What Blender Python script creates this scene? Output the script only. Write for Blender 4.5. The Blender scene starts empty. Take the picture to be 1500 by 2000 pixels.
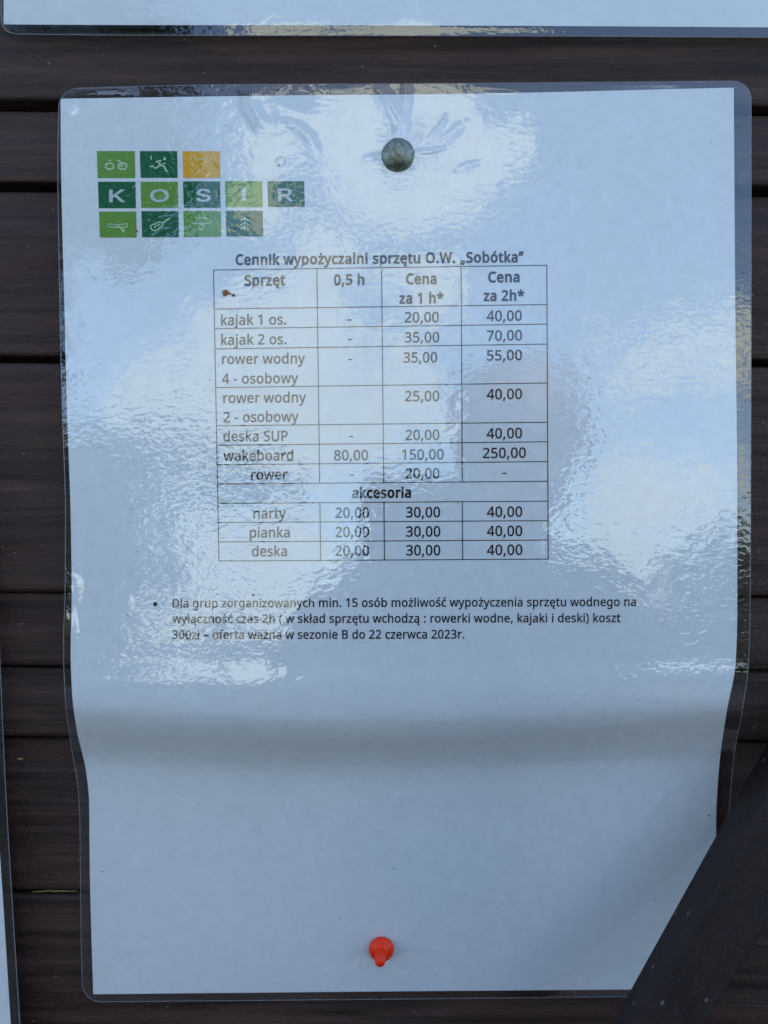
import bpy, math, random
import numpy as np
from mathutils import Vector, Matrix, noise
from mathutils.geometry import tessellate_polygon

# ------------------------------------------------------------------ camera
S = bpy.context.scene
COL = S.collection
PITCH = math.radians(-9)
CAM = Vector((0, 0, 1.45))
FWD = Vector((0, math.cos(PITCH), math.sin(PITCH)))
UP = Vector((0, -math.sin(PITCH), math.cos(PITCH)))
RT = Vector((1, 0, 0))
FPX = 1504.0
cam = bpy.data.objects.new('camera', bpy.data.cameras.new('camera'))
COL.objects.link(cam)
cam.location = CAM
cam.rotation_euler = (math.pi / 2 + PITCH, 0, 0)
cam.data.sensor_fit = 'HORIZONTAL'
cam.data.sensor_width = 36
cam.data.lens = 36 * FPX / 1500
cam.data.clip_start = 0.005
cam.data.clip_end = 2000
cam.data.dof.use_dof = True
cam.data.dof.focus_distance = 0.246
cam.data.dof.aperture_fstop = 12
S.camera = cam
S.view_settings.view_transform = 'Standard'
S.view_settings.look = 'None'
S.view_settings.gamma = 1
S.view_settings.exposure = EXPOSURE = 1.66
S.cycles.transparent_max_bounces = 16


def W(px, py, d):
    """point seen at (px, py) of the 1500 x 2000 photograph, d mm deep"""
    d = d / 1000
    return CAM + d * (FWD + RT * ((px - 750) / FPX) + UP * ((1000 - py) / FPX))


# shape of the hanging sheet: depth in mm by height in the picture
DK = [(-200, 241), (160, 240.6), (400, 241.0), (800, 242.2), (1000, 242.6), (1180, 242.8), (1280, 242.8), (1335, 242.5), (1380, 243.0),
      (1415, 246.0), (1455, 251.6), (1492, 255.4), (1550, 257.4), (1660, 258.9), (1800, 260.3), (1960, 262.0), (2300, 264)]


def interp(kn, x):
    xs = [k[0] for k in kn]
    ys = [k[1] for k in kn]
    if x <= xs[0]:
        return ys[0]
    if x >= xs[-1]:
        return ys[-1]
    for i in range(len(xs) - 1):
        if x <= xs[i + 1]:
            break
    def tan(j):
        if j <= 0 or j >= len(xs) - 1:
            return 0 if False else (ys[min(j + 1, len(xs) - 1)] - ys[max(j - 1, 0)]) / (xs[min(j + 1, len(xs) - 1)] - xs[max(j - 1, 0)])
        a = (ys[j] - ys[j - 1]) / (xs[j] - xs[j - 1])
        b = (ys[j + 1] - ys[j]) / (xs[j + 1] - xs[j])
        return 0 if a * b <= 0 else 2 * a * b / (a + b)
    h = xs[i + 1] - xs[i]
    t = (x - xs[i]) / h
    return ((2 * t**3 - 3 * t * t + 1) * ys[i] + (t**3 - 2 * t * t + t) * h * tan(i) + (-2 * t**3 + 3 * t * t) * ys[i + 1] + (t**3 - t * t) * h * tan(i + 1))


def sheet_depth(px, py):
    u = (px - 775) / 650
    d = interp(DK, py + 20 * math.sin(px / 330 + 2.6) * math.exp(-((py - 1450) / 160.) ** 2))
    if py > 1480:
        d += 0.22 * math.sin(px / 150 + py / 190) * math.sin(py / 95 - px / 400) * min(1, (py - 1480) / 150)
    # gentle waves of the plastic and a dip round the nail
    d += 0.30 * math.sin(px / 210 + py / 330) * math.sin(py / 260 + 1) * max(0, 1 - max(0, py - 1250) / 400)
    r2 = ((px - 777) / 120) ** 2 + ((py - 300) / 120) ** 2
    d += 0.9 * math.exp(-r2)
    return d


def SH(px, py, lift=0.0):
    """point on the sheet, lift mm proud of the paper"""
    return W(px, py, sheet_depth(px, py) - lift)


def SHN(px, py):
    a = SH(px + 8, py) - SH(px - 8, py)
    b = SH(px, py - 8) - SH(px, py + 8)
    n = a.cross(b).normalized()
    return n if n.dot(FWD) < 0 else -n


def reflect_dir(px, py):
    d = (SH(px, py) - CAM).normalized()
    n = SHN(px, py)
    return (d - 2 * d.dot(n) * n).normalized()


# ------------------------------------------------------------------ materials toolkit
class NT:
    def __init__(s, tree):
        s.t = tree
        tree.nodes.clear()

    def n(s, typ, ins=None, **kw):
        nd = s.t.nodes.new(typ)
        for k, v in kw.items():
            setattr(nd, k, v)
        for k, v in (ins or {}).items():
            if isinstance(v, bpy.types.NodeSocket):
                s.t.links.new(v, nd.inputs[k])
            else:
                nd.inputs[k].default_value = v
        return nd

    def math(s, op, a, b=0.0, c=0.0, clamp=False):
        return s.n('ShaderNodeMath', {0: a, 1: b, 2: c}, operation=op, use_clamp=clamp).outputs[0]

    def ramp(s, fac, stops, mode='LINEAR'):
        nd = s.n('ShaderNodeValToRGB', {0: fac})
        nd.color_ramp.interpolation = mode
        e = nd.color_ramp.elements
        while len(e) < len(stops):
            e.new(0.5)
        for i, (p, c) in enumerate(stops):
            e[i].position = p
            e[i].color = tuple(c) + (1,) if hasattr(c, '__len__') else (c, c, c, 1)
        return nd.outputs[0]

    def mix(s, f, a, b, blend='MIX'):
        nd = s.n('ShaderNodeMix', data_type='RGBA', blend_type=blend)
        for k, v in ((0, f), (6, a), (7, b)):
            if isinstance(v, bpy.types.NodeSocket):
                s.t.links.new(v, nd.inputs[k])
            else:
                nd.inputs[k].default_value = v if k == 0 else (tuple(v) + (1,) if len(v) == 3 else v)
        return nd.outputs[2]


def mat(name):
    m = bpy.data.materials.new(name)
    m.use_nodes = True
    return m, NT(m.node_tree)


def lin(r, g, b):
    f = lambda c: c / 12.92 if c <= 0.04045 else ((c + 0.055) / 1.055) ** 2.4
    return (f(r / 255), f(g / 255), f(b / 255))


# ------------------------------------------------------------------ world: sky with broken cloud
SUN_EL, SUN_AZ = math.radians(52), math.radians(15)   # the sun stands behind the wall
w = bpy.data.worlds.new('World')
S.world = w
w.use_nodes = True
t = NT(w.node_tree)
sky = t.n('ShaderNodeTexSky', sky_type='NISHITA', sun_disc=False, sun_elevation=SUN_EL, sun_rotation=SUN_AZ,
          air_density=1.0, dust_density=0.7, ozone_density=1.0)
co = t.n('ShaderNodeTexCoord').outputs['Generated']
# cloud banks: directions in the sky and their angular radius (px / FPX)
CLOUDS = [(560, 260, 105), (690, 320, 120, .9), (830, 350, 100, .85), (950, 300, 80, .66), (1010, 285, 50, .6), (520, 420, 80, .8), (610, 500, 100, .72),
          (600, 620, 160, .72), (720, 660, 150, .7), (830, 600, 120, .68), (700, 790, 130, .72), (550, 800, 120, .85), (860, 820, 60, .7),
          (350, 740, 95), (265, 795, 55), (430, 650, 80), (440, 850, 70),
          (430, 1110, 90), (540, 1080, 95), (340, 1190, 50), (560, 1150, 55), (460, 1180, 80),
          (1225, 965, 80), (1320, 985, 65), (1400, 960, 40), (1190, 1070, 65), (1200, 1130, 50), (1260, 1110, 40),
          (1420, 690, 70, .62), (1330, 700, 60, .62), (1240, 730, 60, .55), (1160, 690, 50, .55), (1300, 1190, 40)]
acc = None
for (x, y, r, *wt) in CLOUDS:
    d = reflect_dir(x, y)
    ang = math.atan(r / FPX)
    dt = t.n('ShaderNodeVectorMath', {0: co, 1: tuple(d)}, operation='DOT_PRODUCT').outputs['Value']
    f = t.n('ShaderNodeMapRange', {0: dt, 1: math.cos(ang * 1.35), 2: math.cos(ang * 0.35), 3: 0.0, 4: 1.0}).outputs[0]
    if wt:
        f = t.math('MULTIPLY', f, wt[0])
    acc = f if acc is None else t.math('MAXIMUM', acc, f)
nz = t.n('ShaderNodeTexNoise', {'Vector': co, 'Scale': 11.0, 'Detail': 6.0, 'Roughness': 0.6}).outputs[0]
nz2 = t.n('ShaderNodeTexNoise', {'Vector': co, 'Scale': 2.2, 'Detail': 4.0, 'Roughness': 0.55}).outputs[0]
cl = t.math('ADD', acc, t.math('MULTIPLY', t.math('SUBTRACT', nz, 0.5), 1.9))
cl = t.math('ADD', cl, t.math('MULTIPLY', t.math('SUBTRACT', nz2, 0.55), 0.8))
mask = t.n('ShaderNodeMapRange', {0: cl, 1: 0.33, 2: 0.54, 3: 0.0, 4: 1.0}, interpolation_type='SMOOTHSTEP').outputs[0]
SKYK, CLOUDK = 1.5, 8.0
skc = t.mix(1.0, sky.outputs[0], (SKYK, SKYK, SKYK), 'MULTIPLY')
white = t.mix(nz, (CLOUDK * .72, CLOUDK * .80, CLOUDK * .78), (CLOUDK * 1.05, CLOUDK * 1.12, CLOUDK * 1.0))
cc = t.mix(mask, skc, white)
t.n('ShaderNodeOutputWorld', {0: t.n('ShaderNodeBackground', {0: cc, 1: 0.1}).outputs[0]})

sl = bpy.data.lights.new('sun', 'SUN')
sl.energy = 2
sl.angle = math.radians(0.5)
sl.color = (1, .94, .85)
so = bpy.data.objects.new('sun', sl)
COL.objects.link(so)
sd = Vector((math.sin(SUN_AZ) * math.cos(SUN_EL), math.cos(SUN_AZ) * math.cos(SUN_EL), math.sin(SUN_EL)))
so.rotation_euler = sd.to_track_quat('Z', 'Y').to_euler()
so.location = (0, 4, 5)

# ------------------------------------------------------------------ object helpers
def thing(name, label, cat, loc, group=None, kind=None):
    o = bpy.data.objects.new(name, None)
    o.empty_display_size = 0.02
    COL.objects.link(o)
    o.location = loc
    o['label'] = label
    o['category'] = cat
    if group:
        o['group'] = group
    if kind:
        o['kind'] = kind
    return o


def root_loc(p):
    v = Vector((0, 0, 0))
    while p:
        v += p.location
        p = p.parent
    return v


def obj(name, verts, faces, material, parent=None, smooth=True, label=None, uvs=None):
    off = root_loc(parent)
    me = bpy.data.meshes.new(name)
    v = np.array([tuple(q) for q in verts], dtype=np.float64) - np.array(tuple(off))
    me.from_pydata([tuple(q) for q in v], [], faces)
    if smooth:
        me.polygons.foreach_set('use_smooth', [True] * len(me.polygons))
    me.materials.append(material)
    if uvs is not None:
        ul = me.uv_layers.new(name='UVMap')
        for lp in me.loops:
            ul.data[lp.index].uv = uvs[lp.vertex_index]
    me.update()
    o = bpy.data.objects.new(name, me)
    COL.objects.link(o)
    o.parent = parent
    if label:
        o['label'] = label
    return o


def grid_faces(nr, nc, flip=False):
    fs = []
    for i in range(nr - 1):
        for j in range(nc - 1):
            a = i * nc + j
            f = (a, a + nc, a + nc + 1, a + 1)
            fs.append(f[::-1] if flip else f)
    return fs


def lathe(prof, origin, axis, n=40, wob=None):
    """prof: (radius, distance along axis) pairs, from the rim to the tip"""
    z = axis.normalized()
    x = z.orthogonal().normalized()
    y = z.cross(x)
    vs, fs = [], []
    for k, (r, h) in enumerate(prof):
        for j in range(n):
            a = 2 * math.pi * j / n
            rr = r * (1 + (wob(a, k) if wob else 0))
            vs.append(origin + z * h + (x * math.cos(a) + y * math.sin(a)) * rr)
    for k in range(len(prof) - 1):
        for j in range(n):
            a, b = k * n + j, k * n + (j + 1) % n
            fs.append((a, b, b + n, a + n))
    fs.append(tuple(range(n))[::-1])
    fs.append(tuple(range((len(prof) - 1) * n, len(prof) * n)))
    return vs, fs


# ------------------------------------------------------------------ materials
def wood_mat(name, base, light, spec=0.35, rough=0.55, specks=1.0, seed=0.0, axis=None):
    m, t = mat(name)
    g = t.n('ShaderNodeTexCoord').outputs['Object']
    if axis is not None:      # grain runs along this direction instead of X
        ax_ = Vector(axis).normalized()
        sd_ = ax_.cross(Vector((0, 1, 0))).normalized()
        dots = [t.n('ShaderNodeVectorMath', {0: g, 1: tuple(q)}, operation='DOT_PRODUCT').outputs['Value'] for q in (ax_, ax_.cross(sd_), sd_)]
        g = t.n('ShaderNodeCombineXYZ', {0: dots[0], 1: dots[1], 2: dots[2]}).outputs[0]
    oi = t.n('ShaderNodeObjectInfo').outputs['Random']
    sh = t.n('ShaderNodeVectorMath', {0: g, 1: t.n('ShaderNodeCombineXYZ', {0: t.math('MULTIPLY', oi, 3.0), 1: seed, 2: oi}).outputs[0]}, operation='ADD').outputs[0]
    st = t.n('ShaderNodeMapping', {'Vector': sh, 'Scale': (13, 270, 270)}).outputs[0]
    grain = t.n('ShaderNodeTexNoise', {'Vector': st, 'Scale': 1.0, 'Detail': 6.0, 'Roughness': 0.62, 'Distortion': 0.25}).outputs[0]
    st2 = t.n('ShaderNodeMapping', {'Vector': sh, 'Scale': (90, 1500, 1500)}).outputs[0]
    fine = t.n('ShaderNodeTexNoise', {'Vector': st2, 'Scale': 1.0, 'Detail': 3.0, 'Roughness': 0.6}).outputs[0]
    pit = t.n('ShaderNodeTexNoise', {'Vector': sh, 'Scale': 900.0, 'Detail': 4.0, 'Roughness': 0.7}).outputs[0]
    blot = t.n('ShaderNodeTexNoise', {'Vector': t.n('ShaderNodeMapping', {'Vector': sh, 'Scale': (14, 55, 55)}).outputs[0], 'Scale': 1.0, 'Detail': 3.0}).outputs[0]
    c = t.mix(t.ramp(grain, [(0.35, 0.0), (0.72, 1.0)]), base, light)
    red = (base[0] * 1.9, base[1] * 1.15, base[2] * 0.95)
    c = t.mix(t.ramp(blot, [(0.5, 0.0), (0.7, 0.55)]), c, red)
    # dust and pale chips
    vor = t.n('ShaderNodeTexVoronoi', {'Vector': t.n('ShaderNodeMapping', {'Vector': sh, 'Scale': (260, 420, 420)}).outputs[0], 'Scale': 1.0, 'Randomness': 1.0})
    sp = t.math('MULTIPLY', t.math('LESS_THAN', vor.outputs['Distance'], t.math('MULTIPLY', t.math('GREATER_THAN', t.n('ShaderNodeSeparateColor', {0: vor.outputs['Color']}).outputs[0], 0.955), 0.13 * specks)), 0.55)
    c = t.mix(sp, c, (0.22, 0.19, 0.17))
    dust = t.ramp(pit, [(0.60, 0.0), (0.80, 0.16 * specks)])
    c = t.mix(dust, c, (0.16, 0.14, 0.13))
    h = t.math('ADD', t.math('MULTIPLY', grain, 1.0), t.math('ADD', t.math('MULTIPLY', fine, 0.35), t.math('MULTIPLY', pit, 0.9)))
    b = t.n('ShaderNodeBump', {'Strength': 1.0, 'Distance': 0.0006, 'Height': h}).outputs[0]
    bs = t.n('ShaderNodeBsdfPrincipled', {'Base Color': c, 'Roughness': t.math('ADD', rough, t.math('MULTIPLY', t.math('SUBTRACT', grain, 0.5), 0.5)), 'Specular IOR Level': spec, 'Normal': b})
    t.n('ShaderNodeOutputMaterial', {0: bs.outputs[0]})
    return m


M_WOOD = wood_mat('dark_stained_wood', (0.020, 0.0092, 0.0076), (0.088, 0.046, 0.036), spec=0.3)
M_BRACE = wood_mat('dark_painted_wood', (0.014, 0.0080, 0.0068), (0.030, 0.0180, 0.0150), spec=0.25, rough=0.6, specks=1.8, seed=4.0, axis=(-0.485, 0, -0.875))

m, t = mat('paper')
g = t.n('ShaderNodeTexCoord').outputs['Object']
f1 = t.n('ShaderNodeTexNoise', {'Vector': g, 'Scale': 260.0, 'Detail': 5.0, 'Roughness': 0.65}).outputs[0]
f2 = t.n('ShaderNodeTexNoise', {'Vector': g, 'Scale': 18.0, 'Detail': 3.0}).outputs[0]
c = t.mix(t.ramp(f1, [(0.3, 0.0), (0.7, 1.0)]), (0.695, 0.705, 0.705), (0.77, 0.78, 0.78))
c = t.mix(t.ramp(f2, [(0.35, 0.0), (0.7, 0.5)]), c, (0.67, 0.68, 0.665))
t.n('ShaderNodeOutputMaterial', {0: t.n('ShaderNodeBsdfPrincipled', {'Base Color': c, 'Roughness': 0.9, 'Specular IOR Level': 0.1}).outputs[0]})
M_PAPER = m


def film_mat(name, ior, bump=1.0, tint=(0.965, 0.975, 0.98), edge=False):
    m, t = mat(name)
    g = t.n('ShaderNodeTexCoord').outputs['Object']
    big = t.n('ShaderNodeTexNoise', {'Vector': g, 'Scale': 22.0, 'Detail': 2.0}).outputs[0]
    amp = t.ramp(big, [(0.38, 0.40), (0.60, 1.0)])
    strk = t.n('ShaderNodeTexNoise', {'Vector': t.n('ShaderNodeMapping', {'Vector': g, 'Rotation': (0, 0.5, 0), 'Scale': (480, 480, 760)}).outputs[0], 'Scale': 1.0, 'Detail': 1.0, 'Roughness': 0.4, 'Distortion': 0.5}).outputs[0]
    mid = t.n('ShaderNodeTexNoise', {'Vector': g, 'Scale': 140.0, 'Detail': 1.0, 'Roughness': 0.4}).outputs[0]
    h = t.math('ADD', t.math('MULTIPLY', t.math('MULTIPLY', strk, amp), 1.0), t.math('MULTIPLY', mid, 1.3))
    b = t.n('ShaderNodeBump', {'Strength': 1.0, 'Distance': 0.000062 * bump, 'Height': h}).outputs[0]
    # the film is a thin sheet: the same reflectance from either side
    bf = t.n('ShaderNodeNewGeometry').outputs['Backfacing']
    fr = t.n('ShaderNodeFresnel', {'IOR': t.math('ADD', ior, t.math('MULTIPLY', bf, 1 / ior - ior))}).outputs[0]
    gl = t.n('ShaderNodeBsdfGlossy', {'Color': (1, 1, 1, 1), 'Roughness': 0.012, 'Normal': b}).outputs[0]
    tr = t.n('ShaderNodeBsdfTransparent', {'Color': tint + (1,)}).outputs[0]
    t.n('ShaderNodeOutputMaterial', {0: t.n('ShaderNodeMixShader', {0: fr, 1: tr, 2: gl}).outputs[0]})
    return m


FILM_IOR = 1.85
M_FILM = film_mat('laminating_film', FILM_IOR)
M_BACK = film_mat('laminating_film_back', 1.5, 0.6, tint=(0.9, 0.91, 0.93))
m, t = mat('laminate_edge')
t.n('ShaderNodeOutputMaterial', {0: t.n('ShaderNodeMixShader', {0: 0.35, 1: t.n('ShaderNodeBsdfTransparent', {0: (1, 1, 1, 1)}).outputs[0],
    2: t.n('ShaderNodeBsdfPrincipled', {'Base Color': (0.32, 0.33, 0.34, 1), 'Roughness': 0.2}).outputs[0]}).outputs[0]})
M_EDGE = m


def ink(name, col, mott=0.15):
    m, t = mat(name)
    g = t.n('ShaderNodeTexCoord').outputs['Object']
    f = t.n('ShaderNodeTexNoise', {'Vector': g, 'Scale': 1500.0, 'Detail': 3.0, 'Roughness': 0.7}).outputs[0]
    a = tuple(x * (1 - mott) for x in col)
    b = tuple(min(1, x * (1 + mott) + mott * 0.02) for x in col)
    c = t.mix(t.ramp(f, [(0.3, 0.0), (0.7, 1.0)]), a, b)
    t.n('ShaderNodeOutputMaterial', {0: t.n('ShaderNodeBsdfPrincipled', {'Base Color': c, 'Roughness': 0.85, 'Specular IOR Level': 0.1}).outputs[0]})
    return m


M_INK = ink('black_ink', (0.014, 0.014, 0.016), 0.3)
M_LINE = ink('thin_line_ink', (0.02, 0.02, 0.021), 0.4)
M_LGREEN = ink('leaf_green_ink', (0.15, 0.31, 0.06), 0.14)
M_DGREEN = ink('dark_green_ink', (0.016, 0.125, 0.055), 0.3)
M_OCHRE = ink('ochre_ink', (0.75, 0.40, 0.035), 0.12)
M_WHITEINK = ink('unprinted_white', (0.52, 0.56, 0.56), 0.04)
M_PALE = ink('pale_green_icon', (0.50, 0.62, 0.42), 0.08)
M_RUST = ink('brown_dirt', (0.22, 0.10, 0.03), 0.5)
M_GREY = ink('grey_dirt', (0.10, 0.10, 0.10), 0.4)
M_SMEAR = ink('grey_smear', (0.30, 0.31, 0.30), 0.4)
M_STRAW = ink('straw', (0.30, 0.22, 0.08), 0.3)

m, t = mat('zinc_metal')
g = t.n('ShaderNodeTexCoord').outputs['Object']
f = t.n('ShaderNodeTexNoise', {'Vector': g, 'Scale': 700.0, 'Detail': 5.0, 'Roughness': 0.65}).outputs[0]
f3 = t.n('ShaderNodeTexNoise', {'Vector': g, 'Scale': 250.0, 'Detail': 3.0}).outputs[0]
c = t.mix(t.ramp(f, [(0.35, 0.0), (0.68, 1.0)]), (0.11, 0.13, 0.105), (0.30, 0.32, 0.27))
b = t.n('ShaderNodeBump', {'Strength': 1.0, 'Distance': 0.00014, 'Height': t.math('ADD', f3, t.math('MULTIPLY', f, 0.4))}).outputs[0]
t.n('ShaderNodeOutputMaterial', {0: t.n('ShaderNodeBsdfPrincipled', {'Base Color': c, 'Metallic': 0.85, 'Roughness': t.math('ADD', 0.28, t.math('MULTIPLY', f, 0.32)), 'Normal': b}).outputs[0]})
M_ZINC = m

m, t = mat('red_plastic')
t.n('ShaderNodeOutputMaterial', {0: t.n('ShaderNodeBsdfPrincipled', {'Base Color': (0.92, 0.035, 0.003, 1), 'Roughness': 0.35, 'Subsurface Weight': 0.15, 'Subsurface Radius': (0.002, 0.0006, 0.0004), 'Subsurface Scale': 1.0, 'Specular IOR Level': 0.3}).outputs[0]})
M_RED = m


def plain(name, col, rough=0.7, noise_scale=20.0, var=0.3, metallic=0.0):
    m, t = mat(name)
    g = t.n('ShaderNodeTexCoord').outputs['Object']
    f = t.n('ShaderNodeTexNoise', {'Vector': g, 'Scale': noise_scale, 'Detail': 4.0}).outputs[0]
    c = t.mix(t.ramp(f, [(0.3, 0.0), (0.7, 1.0)]), tuple(x * (1 - var) for x in col), tuple(x * (1 + var) for x in col))
    t.n('ShaderNodeOutputMaterial', {0: t.n('ShaderNodeBsdfPrincipled', {'Base Color': c, 'Roughness': rough, 'Metallic': metallic}).outputs[0]})
    return m


M_STEEL = plain('needle_steel', (0.2, 0.2, 0.2), 0.3, 500, 0.1, 1.0)
M_DUST = plain('pale_dust', (0.25, 0.22, 0.20), 0.9, 900, 0.3)

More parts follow.
